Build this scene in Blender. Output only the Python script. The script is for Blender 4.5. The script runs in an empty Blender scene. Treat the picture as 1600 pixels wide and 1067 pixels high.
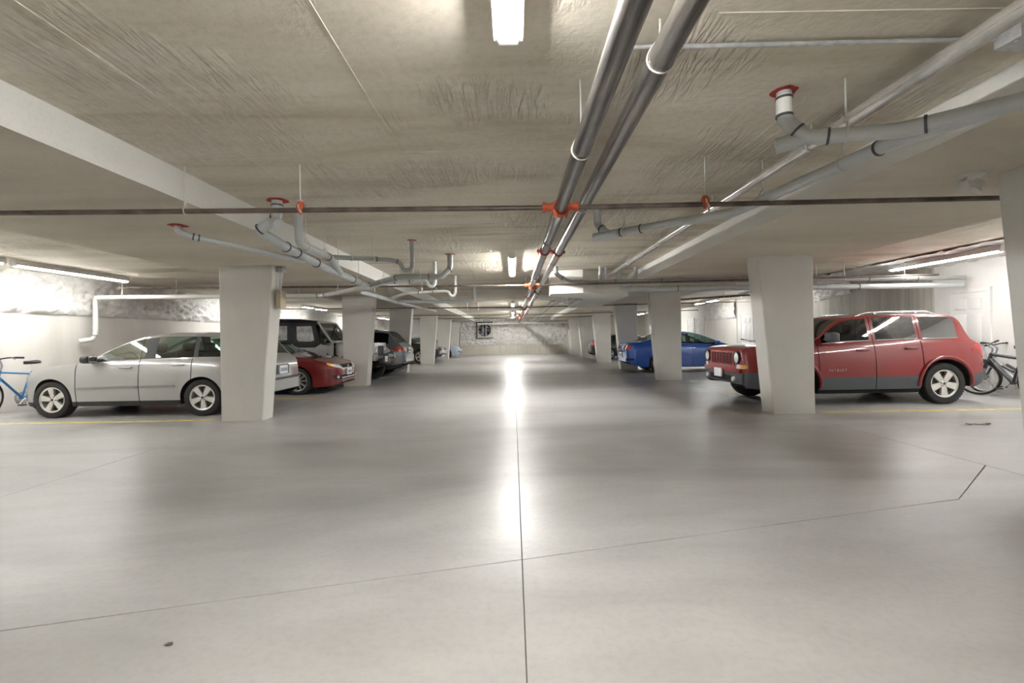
import bpy, bmesh, math, random
from mathutils import Vector, Matrix, noise
random.seed(11)
sc = bpy.context.scene
col = sc.collection
PI = math.pi
R = math.radians

# ---------------------------------------------------------------- camera, world, exposure
EYE = 1.287
ROLL = 0.0165
cam_d = bpy.data.cameras.new('camera')
cam = bpy.data.objects.new('camera', cam_d)
col.objects.link(cam)
cam_d.sensor_fit = 'HORIZONTAL'
cam_d.sensor_width = 36.0
cam_d.lens = 740 / 1600 * 36.0
cam_d.shift_x = -2.0 / 1600
cam_d.shift_y = -6.5 / 1600
cam_d.clip_start = 0.05
cam_d.clip_end = 200
cam.matrix_world = Matrix.Translation((0, 0, EYE)) @ Matrix.Rotation(PI / 2, 4, 'X') @ Matrix.Rotation(-ROLL, 4, 'Z')
sc.camera = cam
wd = bpy.data.worlds.new('world')
sc.world = wd
wd.use_nodes = True
wd.node_tree.nodes['Background'].inputs[0].default_value = (0.9, 0.95, 1.0, 1)
wd.node_tree.nodes['Background'].inputs[1].default_value = 0.05
sc.view_settings.view_transform = 'Standard'
sc.view_settings.look = 'None'
sc.view_settings.gamma = 1
sc.view_settings.use_curve_mapping = False
sc.view_settings.exposure = 2.95
try:
    sc.cycles.use_denoising = True
    sc.cycles.max_bounces = 14
    sc.cycles.diffuse_bounces = 12
    sc.cycles.glossy_bounces = 4
    sc.cycles.transparent_max_bounces = 12
    sc.cycles.transmission_bounces = 6
    sc.cycles.sample_clamp_indirect = 8
    sc.cycles.caustics_reflective = False
    sc.cycles.caustics_refractive = False
except Exception:
    pass
TUBE_POWER = 30.0          # emission of the fluorescent tubes

# ---------------------------------------------------------------- materials
MATS = {}


def new_mat(name):
    m = bpy.data.materials.new(name)
    m.use_nodes = True
    MATS[name] = m
    nt = m.node_tree
    return m, nt, nt.nodes['Principled BSDF']


def simple(name, rgb, rough=0.5, metal=0.0, var=0.0, scale=8.0, coat=0.0, spec=0.5, bump=0.0):
    m, nt, b = new_mat(name)
    b.inputs['Base Color'].default_value = (*rgb, 1)
    b.inputs['Roughness'].default_value = rough
    b.inputs['Metallic'].default_value = metal
    b.inputs['Specular IOR Level'].default_value = spec
    if coat:
        b.inputs['Coat Weight'].default_value = coat
        b.inputs['Coat Roughness'].default_value = 0.05
    if var or bump:
        tc = nt.nodes.new('ShaderNodeTexCoord')
        n = nt.nodes.new('ShaderNodeTexNoise')
        n.inputs['Scale'].default_value = scale
        n.inputs['Detail'].default_value = 5
        nt.links.new(tc.outputs['Object'], n.inputs['Vector'])
        if var:
            r = nt.nodes.new('ShaderNodeValToRGB')
            r.color_ramp.elements[0].position = 0.3
            r.color_ramp.elements[1].position = 0.7
            r.color_ramp.elements[0].color = (*[max(0, c * (1 - var)) for c in rgb], 1)
            r.color_ramp.elements[1].color = (*[min(1, c * (1 + var)) for c in rgb], 1)
            nt.links.new(n.outputs['Fac'], r.inputs['Fac'])
            nt.links.new(r.outputs['Color'], b.inputs['Base Color'])
        if bump:
            bp = nt.nodes.new('ShaderNodeBump')
            bp.inputs['Strength'].default_value = bump
            bp.inputs['Distance'].default_value = 0.02
            nt.links.new(n.outputs['Fac'], bp.inputs['Height'])
            nt.links.new(bp.outputs['Normal'], b.inputs['Normal'])
    return m


def node(nt, kind, **kw):
    n = nt.nodes.new(kind)
    for k, v in kw.items():
        if k in n.inputs:
            n.inputs[k].default_value = v
        else:
            setattr(n, k, v)
    return n


def ramp(nt, fac, stops):
    r = nt.nodes.new('ShaderNodeValToRGB')
    while len(r.color_ramp.elements) < len(stops):
        r.color_ramp.elements.new(0.5)
    for e, (p, c) in zip(r.color_ramp.elements, stops):
        e.position = p
        e.color = (*c, 1) if len(c) == 3 else c
    nt.links.new(fac, r.inputs['Fac'])
    return r.outputs['Color']


def mixc(nt, fac, a, b, mode='MIX'):
    m = nt.nodes.new('ShaderNodeMix')
    m.data_type = 'RGBA'
    m.blend_type = mode
    for sock, val in ((m.inputs[0], fac), (m.inputs[6], a), (m.inputs[7], b)):
        if isinstance(val, (float, int)):
            sock.default_value = val
        elif isinstance(val, tuple):
            sock.default_value = (*val, 1)
        else:
            nt.links.new(val, sock)
    return m.outputs[2]


def mathn(nt, op, a, b=0.0, c=None, clamp=False):
    m = nt.nodes.new('ShaderNodeMath')
    m.operation = op
    m.use_clamp = clamp
    for i, val in enumerate((a, b, c)):
        if val is None:
            continue
        if isinstance(val, (float, int)):
            m.inputs[i].default_value = val
        else:
            nt.links.new(val, m.inputs[i])
    return m.outputs[0]


def pos(nt, scale=(1, 1, 1), rotz=0.0):
    g = nt.nodes.new('ShaderNodeNewGeometry')
    mp = nt.nodes.new('ShaderNodeMapping')
    mp.inputs['Scale'].default_value = scale
    mp.inputs['Rotation'].default_value = (0, 0, rotz)
    nt.links.new(g.outputs['Position'], mp.inputs['Vector'])
    return mp.outputs['Vector'], g


def noise_n(nt, vec, scale, detail=4, rough=0.55, dist=0.0):
    n = node(nt, 'ShaderNodeTexNoise')
    n.inputs['Scale'].default_value = scale
    n.inputs['Detail'].default_value = detail
    n.inputs['Roughness'].default_value = rough
    n.inputs['Distortion'].default_value = dist
    nt.links.new(vec, n.inputs['Vector'])
    return n.outputs['Fac']


def concrete(name, dark, light, rough=0.8, streak=(1, 1, 1), bump=0.15, fine=30, big=0.7):
    m, nt, b = new_mat(name)
    v, g = pos(nt, streak)
    v2, _ = pos(nt)
    a = noise_n(nt, v, big, 6, 0.6, 0.6)
    f = noise_n(nt, v2, fine, 4, 0.6)
    base = ramp(nt, a, [(0.3, dark), (0.7, light)])
    spots = ramp(nt, f, [(0.30, (0.86, 0.855, 0.85)), (0.5, (1, 1, 1))])
    cc = mixc(nt, 0.45, base, spots, 'MULTIPLY')
    nt.links.new(cc, b.inputs['Base Color'])
    b.inputs['Roughness'].default_value = rough
    bp = node(nt, 'ShaderNodeBump')
    bp.inputs['Strength'].default_value = bump
    bp.inputs['Distance'].default_value = 0.01
    nt.links.new(f, bp.inputs['Height'])
    nt.links.new(bp.outputs['Normal'], b.inputs['Normal'])
    return m


def make_floor_mat():
    m, nt, b = new_mat('floor_concrete')
    v, g = pos(nt)
    vs, _ = pos(nt, (0.35, 1.0, 1), 0.25)
    big = noise_n(nt, vs, 0.55, 7, 0.62, 0.8)
    mid = noise_n(nt, vs, 2.0, 4, 0.5, 0.8)
    fine = noise_n(nt, v, 26, 4, 0.6)
    sep = nt.nodes.new('ShaderNodeSeparateXYZ')
    nt.links.new(g.outputs['Position'], sep.inputs[0])
    # worn, dull strip near the joint (unsealed slab) against the sealed grey slabs
    edge = mathn(nt, 'ADD', sep.outputs['Y'], mathn(nt, 'MULTIPLY', sep.outputs['X'], -0.16))
    edge = mathn(nt, 'ADD', edge, mathn(nt, 'MULTIPLY', mathn(nt, 'SUBTRACT', mid, 0.5), 0.7))
    worn = node(nt, 'ShaderNodeMapRange', interpolation_type='SMOOTHSTEP')
    worn.inputs['From Min'].default_value = 3.4
    worn.inputs['From Max'].default_value = 1.8
    nt.links.new(edge, worn.inputs['Value'])
    wornf = worn.outputs['Result']
    grey = ramp(nt, big, [(0.3, (0.29, 0.287, 0.281)), (0.5, (0.40, 0.396, 0.388)), (0.72, (0.52, 0.515, 0.506))])
    beige = ramp(nt, big, [(0.3, (0.265, 0.253, 0.240)), (0.7, (0.335, 0.322, 0.307))])
    c = mixc(nt, wornf, grey, beige)
    c = mixc(nt, 0.42, c, ramp(nt, mid, [(0.3, (0.70, 0.70, 0.70)), (0.6, (1, 1, 1))]), 'MULTIPLY')
    c = mixc(nt, 0.35, c, ramp(nt, fine, [(0.35, (0.8, 0.8, 0.8)), (0.55, (1, 1, 1))]), 'MULTIPLY')
    nt.links.new(c, b.inputs['Base Color'])
    r = mathn(nt, 'MULTIPLY_ADD', mid, 0.10, 0.30)
    r = mathn(nt, 'ADD', r, mathn(nt, 'MULTIPLY', wornf, 0.16))
    nt.links.new(r, b.inputs['Roughness'])
    b.inputs['Specular IOR Level'].default_value = 0.6
    bp = node(nt, 'ShaderNodeBump')
    bp.inputs['Strength'].default_value = 0.04
    bp.inputs['Distance'].default_value = 0.01
    nt.links.new(fine, bp.inputs['Height'])
    nt.links.new(bp.outputs['Normal'], b.inputs['Normal'])
    return m


def make_ceiling_mat():
    m, nt, b = new_mat('ceiling_concrete')
    v, g = pos(nt)
    vl, _ = pos(nt, (0.25, 1.6, 1), 0.0)
    big = noise_n(nt, vl, 0.9, 7, 0.6, 0.6)
    fine = noise_n(nt, v, 18, 4, 0.6)
    c = ramp(nt, big, [(0.30, (0.46, 0.40, 0.305)), (0.48, (0.69, 0.63, 0.52)), (0.72, (0.82, 0.77, 0.675))])
    c = mixc(nt, 0.4, c, ramp(nt, fine, [(0.35, (0.8, 0.8, 0.8)), (0.55, (1, 1, 1))]), 'MULTIPLY')
    nt.links.new(c, b.inputs['Base Color'])
    b.inputs['Roughness'].default_value = 0.8
    # trowel-like ridges in patches
    vr, _ = pos(nt, (9.0, 1.1, 1), 0.30)
    ridg = noise_n(nt, vr, 2.2, 3, 0.5, 1.2)
    mk = noise_n(nt, v, 0.75, 3, 0.5)
    mask = ramp(nt, mk, [(0.50, (0, 0, 0)), (0.58, (1, 1, 1))])
    rr = ramp(nt, ridg, [(0.42, (0, 0, 0)), (0.60, (1, 1, 1))])
    hh = mathn(nt, 'MULTIPLY', rr, mask)
    hh = mathn(nt, 'ADD', hh, mathn(nt, 'MULTIPLY', fine, 0.25))
    hh = mathn(nt, 'ADD', hh, mathn(nt, 'MULTIPLY', big, 0.3))
    bp = node(nt, 'ShaderNodeBump')
    bp.inputs['Strength'].default_value = 0.9
    bp.inputs['Distance'].default_value = 0.018
    nt.links.new(hh, bp.inputs['Height'])
    nt.links.new(bp.outputs['Normal'], b.inputs['Normal'])
    return m


def make_glass(name, tint, refl=0.12):
    m, nt, b = new_mat(name)
    nt.nodes.remove(b)
    out = nt.nodes['Material Output']
    tr = node(nt, 'ShaderNodeBsdfTransparent')
    tr.inputs['Color'].default_value = (*tint, 1)
    gl = node(nt, 'ShaderNodeBsdfGlossy')
    gl.inputs['Roughness'].default_value = 0.03
    lw = node(nt, 'ShaderNodeLayerWeight')
    lw.inputs['Blend'].default_value = 0.35
    f = mathn(nt, 'MULTIPLY_ADD', lw.outputs['Fresnel'], 0.32, refl, clamp=True)
    mx = node(nt, 'ShaderNodeMixShader')
    nt.links.new(f, mx.inputs[0])
    nt.links.new(tr.outputs[0], mx.inputs[1])
    nt.links.new(gl.outputs[0], mx.inputs[2])
    nt.links.new(mx.outputs[0], out.inputs['Surface'])
    return m


def emission(name, rgb, strength):
    m, nt, b = new_mat(name)
    b.inputs['Base Color'].default_value = (0.9, 0.9, 0.9, 1)
    b.inputs['Emission Color'].default_value = (*rgb, 1)
    b.inputs['Emission Strength'].default_value = strength
    return m


def paint(name, rgb, metal=0.0, rough=0.32):
    return simple(name, rgb, rough, metal, coat=1.0)


def make_steel(name):
    m, nt, b = new_mat(name)
    v, g = pos(nt, (6, 0.7, 6))
    n = noise_n(nt, v, 2.0, 6, 0.7, 0.5)
    c = ramp(nt, n, [(0.25, (0.07, 0.066, 0.066)), (0.46, (0.16, 0.15, 0.145)), (0.62, (0.26, 0.24, 0.22)), (0.76, (0.32, 0.16, 0.075))])
    nt.links.new(c, b.inputs['Base Color'])
    b.inputs['Metallic'].default_value = 0.75
    b.inputs['Roughness'].default_value = 0.27
    return m


make_floor_mat()
make_ceiling_mat()
concrete('column_concrete', (0.58, 0.565, 0.53), (0.67, 0.655, 0.62), 0.7, (1, 1, 0.6), 0.06, fine=55)
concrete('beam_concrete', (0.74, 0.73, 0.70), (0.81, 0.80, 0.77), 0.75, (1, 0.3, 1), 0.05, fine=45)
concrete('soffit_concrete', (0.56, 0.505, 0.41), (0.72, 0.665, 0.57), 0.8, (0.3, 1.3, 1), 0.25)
concrete('wall_concrete', (0.58, 0.56, 0.52), (0.72, 0.70, 0.665), 0.8, (1, 1, 0.3), 0.15)
concrete('board_concrete', (0.30, 0.29, 0.26), (0.56, 0.54, 0.49), 0.85, (1, 3.5, 0.18), 0.2, big=1.4)
concrete('far_concrete', (0.50, 0.475, 0.41), (0.62, 0.60, 0.53), 0.85, (2, 1, 0.3), 0.2)
concrete('white_wall', (0.64, 0.63, 0.605), (0.74, 0.73, 0.71), 0.7, (1, 1, 0.4), 0.1)
concrete('foam', (0.58, 0.565, 0.54), (0.80, 0.79, 0.77), 0.95, (1, 1, 1), 0.9, fine=24, big=5)
concrete('joint_dark', (0.05, 0.045, 0.04), (0.12, 0.11, 0.10), 0.95)
concrete('white_paint', (0.68, 0.675, 0.66), (0.76, 0.755, 0.74), 0.45, bump=0.02)
make_steel('steel_pipe')
simple('bright_steel', (0.74, 0.72, 0.69), 0.24, 0.75, 0.2, 5)
simple('thin_pipe', (0.13, 0.10, 0.085), 0.4, 0.3, 0.5, 6)
simple('pvc_grey', (0.54, 0.565, 0.57), 0.3, 0, 0.06, 5)
simple('pvc_dark', (0.36, 0.37, 0.365), 0.32, 0, 0.08, 5)
simple('pvc_white', (0.70, 0.69, 0.66), 0.4, 0, 0.05, 5)
simple('galvanised', (0.62, 0.63, 0.64), 0.35, 0.6, 0.15, 20)
simple('rod_metal', (0.66, 0.65, 0.61), 0.4, 0.5)
simple('clamp_band', (0.10, 0.10, 0.105), 0.35, 0.6)
simple('orange_iron', (0.62, 0.10, 0.035), 0.5, 0, 0.2, 15)
simple('red_sealant', (0.40, 0.035, 0.02), 0.7, 0, 0.3, 25)
simple('yellow_paint', (0.72, 0.57, 0.18), 0.5, 0, 0.25, 6)
simple('housing_white', (0.80, 0.80, 0.79), 0.45)
simple('tyre', (0.022, 0.022, 0.022), 0.75, 0, 0.25, 14)
simple('black_plastic', (0.022, 0.023, 0.025), 0.5)
simple('grey_plastic', (0.075, 0.085, 0.095), 0.5)
simple('liner', (0.008, 0.008, 0.008), 0.9)
simple('interior_dark', (0.035, 0.034, 0.034), 0.8)
simple('interior_beige', (0.35, 0.32, 0.26), 0.8)
simple('alloy', (0.72, 0.71, 0.69), 0.28, 0.7)
simple('alloy_dark', (0.10, 0.10, 0.105), 0.4, 0.6)
simple('chrome', (0.85, 0.85, 0.86), 0.1, 1.0)
simple('lamp_red', (0.55, 0.015, 0.015), 0.15, 0, coat=1)
simple('lamp_clear', (0.75, 0.77, 0.78), 0.12, 0.3, coat=1)
simple('lamp_amber', (0.85, 0.38, 0.05), 0.2, 0, coat=1)
simple('plate_white', (0.78, 0.79, 0.80), 0.4)
simple('plate_ink', (0.10, 0.14, 0.25), 0.5)
simple('seam_black', (0.015, 0.015, 0.015), 0.8)
simple('beige_box', (0.55, 0.47, 0.33), 0.6)
simple('bike_blue', (0.03, 0.20, 0.48), 0.3, 0, coat=1)
simple('bike_black', (0.03, 0.03, 0.035), 0.35, 0.2, coat=0.5)
simple('bike_grey', (0.33, 0.34, 0.35), 0.35, 0.5)
simple('sign_red', (0.60, 0.03, 0.035), 0.5)
simple('fan_dark', (0.05, 0.05, 0.052), 0.6)
simple('soft_top', (0.052, 0.055, 0.058), 0.85, 0, 0.2, 4, bump=0.3)
simple('vinyl', (0.50, 0.50, 0.52), 0.12, 0, 0.45, 5, bump=1.0)
simple('leaf_brown', (0.07, 0.055, 0.04), 0.8)
simple('rust_orange', (0.45, 0.20, 0.06), 0.6)
paint('paint_silver', (0.40, 0.40, 0.395), 0.3, 0.3)
simple('moulding_silver', (0.26, 0.26, 0.255), 0.35)
paint('paint_red', (0.23, 0.005, 0.007), 0.0, 0.35)
paint('paint_maroon', (0.16, 0.008, 0.009), 0.1, 0.3)
paint('paint_blue', (0.012, 0.085, 0.42), 0.15, 0.3)
paint('paint_white', (0.66, 0.675, 0.69), 0.0, 0.3)
paint('paint_slate', (0.14, 0.175, 0.20), 0.3, 0.3)
paint('paint_black', (0.012, 0.014, 0.013), 0.0, 0.25)
paint('paint_steelblue', (0.36, 0.42, 0.52), 0.3, 0.3)
make_glass('glass_green', (0.42, 0.56, 0.49), 0.03)
make_glass('glass_dark', (0.05, 0.058, 0.056), 0.01)
emission('tube_glow', (1.0, 0.99, 0.96), TUBE_POWER)
emission('tube_glow_wall', (1.0, 0.99, 0.96), TUBE_POWER * 0.36)


# ---------------------------------------------------------------- mesh helpers
def tag(o, label=None, cat=None, group=None, kind=None):
    if label:
        o['label'] = label
    if cat:
        o['category'] = cat
    if group:
        o['group'] = group
    if kind:
        o['kind'] = kind
    return o


def empty(name, loc=(0, 0, 0), rz=0.0, label=None, cat=None, group=None, kind=None):
    o = bpy.data.objects.new(name, None)
    o.empty_display_size = 0.2
    col.objects.link(o)
    o.location = loc
    o.rotation_euler = (0, 0, rz)
    return tag(o, label, cat, group, kind)


def link(name, me, parent=None):
    o = bpy.data.objects.new(name, me)
    col.objects.link(o)
    if parent is not None:
        o.parent = parent
    return o


_rb = {}


def rounded_box(sx, sy, sz, b, seg=2):
    key = (round(sx, 4), round(sy, 4), round(sz, 4), round(b, 4), seg)
    if key not in _rb:
        bm = bmesh.new()
        bmesh.ops.create_cube(bm, size=1)
        for v in bm.verts:
            v.co = Vector((v.co.x * sx, v.co.y * sy, v.co.z * sz))
        bmesh.ops.bevel(bm, geom=bm.edges[:], offset=min(b, 0.49 * min(sx, sy, sz)), segments=seg, profile=0.5, affect='EDGES')
        bm.verts.index_update()
        _rb[key] = ([v.co.copy() for v in bm.verts], [[v.index for v in f.verts] for f in bm.faces])
        bm.free()
    return _rb[key]


class MB:
    def __init__(s):
        s.v, s.f, s.m = [], [], []

    def add(s, verts, faces, mi=0):
        o = len(s.v)
        s.v += [tuple(p) for p in verts]
        s.f += [tuple(i + o for i in f) for f in faces]
        s.m += [mi] * len(faces)
        return s

    def box(s, x0, x1, y0, y1, z0, z1, mi=0):
        return s.add([(x0, y0, z0), (x1, y0, z0), (x1, y1, z0), (x0, y1, z0), (x0, y0, z1), (x1, y0, z1), (x1, y1, z1), (x0, y1, z1)],
                     [(0, 3, 2, 1), (4, 5, 6, 7), (0, 1, 5, 4), (1, 2, 6, 5), (2, 3, 7, 6), (3, 0, 4, 7)], mi)

    def rbox(s, c, size, b=0.01, rot=None, mi=0, seg=2):
        vs, fs = rounded_box(*size, b, seg)
        c = Vector(c)
        return s.add([(rot @ v if rot is not None else v) + c for v in vs], fs, mi)

    def tube(s, pts, r, n=10, caps=True, closed=False, mi=0, flat=1.0):
        pts = [Vector(p) for p in pts]
        k = len(pts)
        rad = r if isinstance(r, (list, tuple)) else [r] * k
        tang = []
        for i in range(k):
            a = pts[i - 1] if (i > 0 or closed) else pts[i]
            b = pts[(i + 1) % k] if (i < k - 1 or closed) else pts[i]
            t = b - a
            tang.append(t.normalized() if t.length > 1e-9 else Vector((0, 0, 1)))
        up = Vector((0, 0, 1)) if abs(tang[0].z) < 0.9 else Vector((0, 1, 0))
        nrm = (up - tang[0] * up.dot(tang[0])).normalized()
        vs = []
        for i in range(k):
            nrm = nrm - tang[i] * nrm.dot(tang[i])
            nrm = nrm.normalized() if nrm.length > 1e-6 else tang[i].orthogonal().normalized()
            bi = tang[i].cross(nrm)
            for j in range(n):
                a = 2 * PI * j / n
                vs.append(pts[i] + (nrm * math.cos(a) * flat + bi * math.sin(a)) * rad[i])
        fs = []
        for i in range(k if closed else k - 1):
            i2 = (i + 1) % k
            for j in range(n):
                j2 = (j + 1) % n
                fs.append((i * n + j, i * n + j2, i2 * n + j2, i2 * n + j))
        if caps and not closed:
            fs.append(tuple(range(n - 1, -1, -1)))
            fs.append(tuple((k - 1) * n + j for j in range(n)))
        return s.add(vs, fs, mi)

    def lathe(s, prof, n=32, c=(0, 0, 0), axis='Y', mi=0, close=False):
        # prof: (radius, height along axis)
        c = Vector(c)
        vs, fs = [], []
        for r_, h in prof:
            for j in range(n):
                a = 2 * PI * j / n
                ca, sa = r_ * math.cos(a), r_ * math.sin(a)
                p = Vector((ca, h, sa)) if axis == 'Y' else (Vector((ca, sa, h)) if axis == 'Z' else Vector((h, ca, sa)))
                vs.append(p + c)
        k = len(prof)
        for i in range(k if close else k - 1):
            i2 = (i + 1) % k
            for j in range(n):
                j2 = (j + 1) % n
                fs.append((i * n + j, i * n + j2, i2 * n + j2, i2 * n + j))
        return s.add(vs, fs, mi)

    def prism(s, poly, axis, a, b, mi=0):
        n = len(poly)

        def P(p, h):
            if axis == 'Z':
                return (p[0], p[1], h)
            if axis == 'Y':
                return (p[0], h, p[1])
            return (h, p[0], p[1])
        return s.add([P(p, a) for p in poly] + [P(p, b) for p in poly],
                     [tuple(range(n - 1, -1, -1)), tuple(range(n, 2 * n))] + [(i, (i + 1) % n, n + (i + 1) % n, n + i) for i in range(n)], mi)

    def build(s, name, mats, parent=None, smooth=None, fix=True):
        me = bpy.data.meshes.new(name)
        me.from_pydata(s.v, [], s.f)
        if isinstance(mats, str):
            mats = [mats]
        for m in mats:
            me.materials.append(MATS[m])
        if len(mats) > 1:
            me.polygons.foreach_set('material_index', s.m)
        if fix:
            bm = bmesh.new()
            bm.from_mesh(me)
            bmesh.ops.recalc_face_normals(bm, faces=bm.faces[:])
            bm.to_mesh(me)
            bm.free()
        if smooth is not None:
            me.polygons.foreach_set('use_smooth', [True] * len(me.polygons))
            me.set_sharp_from_angle(angle=R(smooth))
        me.update()
        return link(name, me, parent)


def bend(pts, rad=0.1, seg=5):
    pts = [Vector(p) for p in pts]
    if len(pts) < 3:
        return pts
    out = [pts[0]]
    for i in range(1, len(pts) - 1):
        a, p, b = pts[i - 1], pts[i], pts[i + 1]
        d1, d2 = a - p, b - p
        r = min(rad, d1.length * 0.48, d2.length * 0.48)
        q0, q1 = p + d1.normalized() * r, p + d2.normalized() * r
        for k in range(seg + 1):
            t = k / seg
            out.append(q0 * (1 - t) ** 2 + p * 2 * t * (1 - t) + q1 * t * t)
    out.append(pts[-1])
    return out


def shared_copy(o, parent=None):
    c = o.copy()
    col.objects.link(c)
    c.parent = parent
    return c


def copy_tree(o, parent=None):
    c = shared_copy(o, parent)
    for ch in [x for x in o.children]:
        copy_tree(ch, c)
    return c


# ---------------------------------------------------------------- the shell
CEIL, SOFF = 2.78, 2.52
XW, YN, YF = 9.8, -8.0, 35.6
BI, BO = 2.85, 5.4


def build_shell():
    fl = MB().box(-XW - 0.2, XW + 0.2, YN - 0.2, YF + 0.2, -0.25, -0.02).build('floor', 'joint_dark')
    tag(fl, 'grey sealed concrete garage floor with saw-cut joints', 'floor', None, 'structure')
    g = 0.0035
    D = lambda x: 2.735 + 0.255 * x
    XL, XC, XR = -4.38, 0.03, 4.46
    polys = [
        [(-XW, YN), (XL - g, YN), (XL - g, YF), (-XW, YF)],
        [(XL + g, YN), (XC - g, YN), (XC - g, D(XC) - g), (XL + g, D(XL) - g)],
        [(XL + g, D(XL) + g), (XC - g, D(XC) + g), (XC - g, YF), (XL + g, YF)],
        [(XC + g, YN), (XR - g, YN), (XR - g, 4.49 - 2 * g), (3.37, 3.605 - g), (XC + g, D(XC) - g)],
        [(XC + g, D(XC) + g), (3.37, 3.605 + g), (XR - g, 4.49 + 2 * g), (XR - g, YF), (XC + g, YF)],
        [(XR + g, YN), (XW, YN), (XW, YF), (XR + g, YF)],
    ]
    for p in polys:
        MB().prism(p, 'Z', -0.0201, 0.0).build('slab', 'floor_concrete', fl)
    ce = MB().box(-XW - 0.2, XW + 0.2, YN - 0.2, YF + 0.2, CEIL, CEIL + 0.25).build('ceiling', 'ceiling_concrete')
    tag(ce, 'board-formed concrete ceiling with trowel ridges and seam lines', 'ceiling', None, 'structure')
    # thin fins left by the joints of the formwork sheets
    for x, y0, y1 in ((-2.13, -2, 1.5), (-2.13, 1.7, 4.5), (-0.87, -2, 3.75), (-0.87, 8.5, 12.0), (1.88, 3.0, 5.2), (1.88, 5.6, 7.6), (1.88, 8.2, 9.4), (0.5, 2.9, 6.0), (2.32, -1, 2.0)):
        MB().prism([(x - 0.003, CEIL), (x + 0.003, CEIL), (x, CEIL - 0.004)], 'Y', y0, y1).build('seam_ridge', 'ceiling_concrete', ce)
    for y, x0, x1 in ((3.78, -0.85, 0.5), (2.2, 0.98, 2.84), (6.2, -2.8, 0.5), (9.9, -2.8, 2.8), (13.0, -2.8, 1.8)):
        MB().prism([(y - 0.003, CEIL), (y + 0.003, CEIL), (y, CEIL - 0.004)], 'X', x0, x1).build('seam_ridge', 'ceiling_concrete', ce)
    # spray foam on the ceiling over the right-hand stalls
    foam_grid('spray_foam', ce, lambda u, v, d: (8.0 + 1.8 * u, 4.0 + 10.5 * v, CEIL - 0.004 - d * 0.38), 30, 170, 1.8, 10.5)
    for s, nm in ((-1, 'left'), (1, 'right')):
        xs = sorted((s * BI, s * BO))
        b = MB()
        b.box(xs[0], xs[1], YN, YF, SOFF, CEIL + 0.02)
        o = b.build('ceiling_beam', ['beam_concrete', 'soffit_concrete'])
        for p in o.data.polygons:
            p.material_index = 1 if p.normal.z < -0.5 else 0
        tag(o, 'wide shallow concrete beam over the %s column row' % nm, 'beam', 'ceiling beams', 'structure')
    # dropped bulkhead beside the right beam
    ft = [(0.87, 10.76), (1.58, 10.6), (2.86, 11.7), (2.86, 16.1), (1.89, 16.1), (1.85, 12.3), (0.87, 11.3)]
    o = MB().prism(ft, 'Z', 2.257, CEIL + 0.02).build('ceiling_bulkhead', 'beam_concrete')
    tag(o, 'pale concrete bulkhead dropping below ceiling beside the main pipes', 'bulkhead', None, 'structure')
    # walls
    wl = MB().box(-XW - 0.2, -XW, YN - 0.2, YF + 0.2, -0.02, CEIL + 0.1).build('wall_left', 'wall_concrete')
    tag(wl, 'pale concrete side wall behind the silver wagon, foam along its top', 'wall', None, 'structure')
    foam_grid('spray_foam', wl, lambda u, v, d: (-XW + 0.01 + d * (0.35 + 0.65 * min(1, v * 9)), YN + (5.5 - YN) * u, 1.93 + 0.87 * v), 150, 18, 13.5, 0.87)
    foam_grid('spray_foam', wl, lambda u, v, d: (-XW + 0.01 + d * (0.35 + 0.65 * min(1, v * 9)), 5.5 + 12.0 * u, 1.93 + 0.87 * v), 320, 26, 12.0, 0.87)
    foam_grid('spray_foam', wl, lambda u, v, d: (-XW + 0.01 + d * (0.35 + 0.65 * min(1, v * 9)), 17.5 + 18.0 * u, 1.93 + 0.87 * v), 220, 16, 18, 0.87)
    wr = MB().box(XW, XW + 0.2, YN - 0.2, YF + 0.2, -0.02, CEIL + 0.1).build('wall_right', 'white_wall')
    tag(wr, 'white painted side wall with doors behind the red SUV', 'wall', None, 'structure')
    MB().box(XW - 0.045, XW + 0.01, 11.0, 18.0, 0, CEIL).build('bare_concrete', 'board_concrete', wr)
    MB().box(XW - 0.03, XW + 0.01, 20.7, 24.0, 0, CEIL).build('bare_concrete', 'wall_concrete', wr)
    foam_grid('spray_foam', wr, lambda u, v, d: (XW - 0.05 - d * (0.35 + 0.65 * min(1, v * 9)), 13.6 + 4.4 * u, 2.40 - 0.4 * u + (0.4 + 0.4 * u) * v), 90, 16, 4.4, 0.6)
    foam_grid('spray_foam', wr, lambda u, v, d: (XW - 0.035 - d * (0.35 + 0.65 * min(1, v * 9)), 20.7 + 3.3 * u, 1.95 + 0.85 * v), 70, 18, 3.3, 0.85)
    wf = MB().box(-XW, XW, YF, YF + 0.2, -0.02, CEIL + 0.1).build('wall_far', 'far_concrete')
    tag(wf, 'end wall at the far end of the driving aisle, foam over concrete', 'wall', None, 'structure')
    foam_grid('spray_foam', wf, lambda u, v, d: (-4.0 + 8.05 * u, YF - 0.01 - d * 1.2 * (0.35 + 0.65 * min(1, v * 9)), 0.72 + 2.06 * v), 160, 42, 8.05, 2.06)
    MB().box(4.07, 4.75, YF - 0.45, YF, 0, SOFF).build('pilaster', 'white_wall', wf)
    MB().box(-9.8, -4.75, YF - 0.1, YF, 0, CEIL).build('white_panel', 'white_wall', wf)
    wn = MB().box(-XW, XW, YN - 0.2, YN, -0.02, CEIL + 0.1).build('wall_near', 'white_wall')
    tag(wn, 'plain pale end wall behind the viewpoint', 'wall', None, 'structure')


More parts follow.
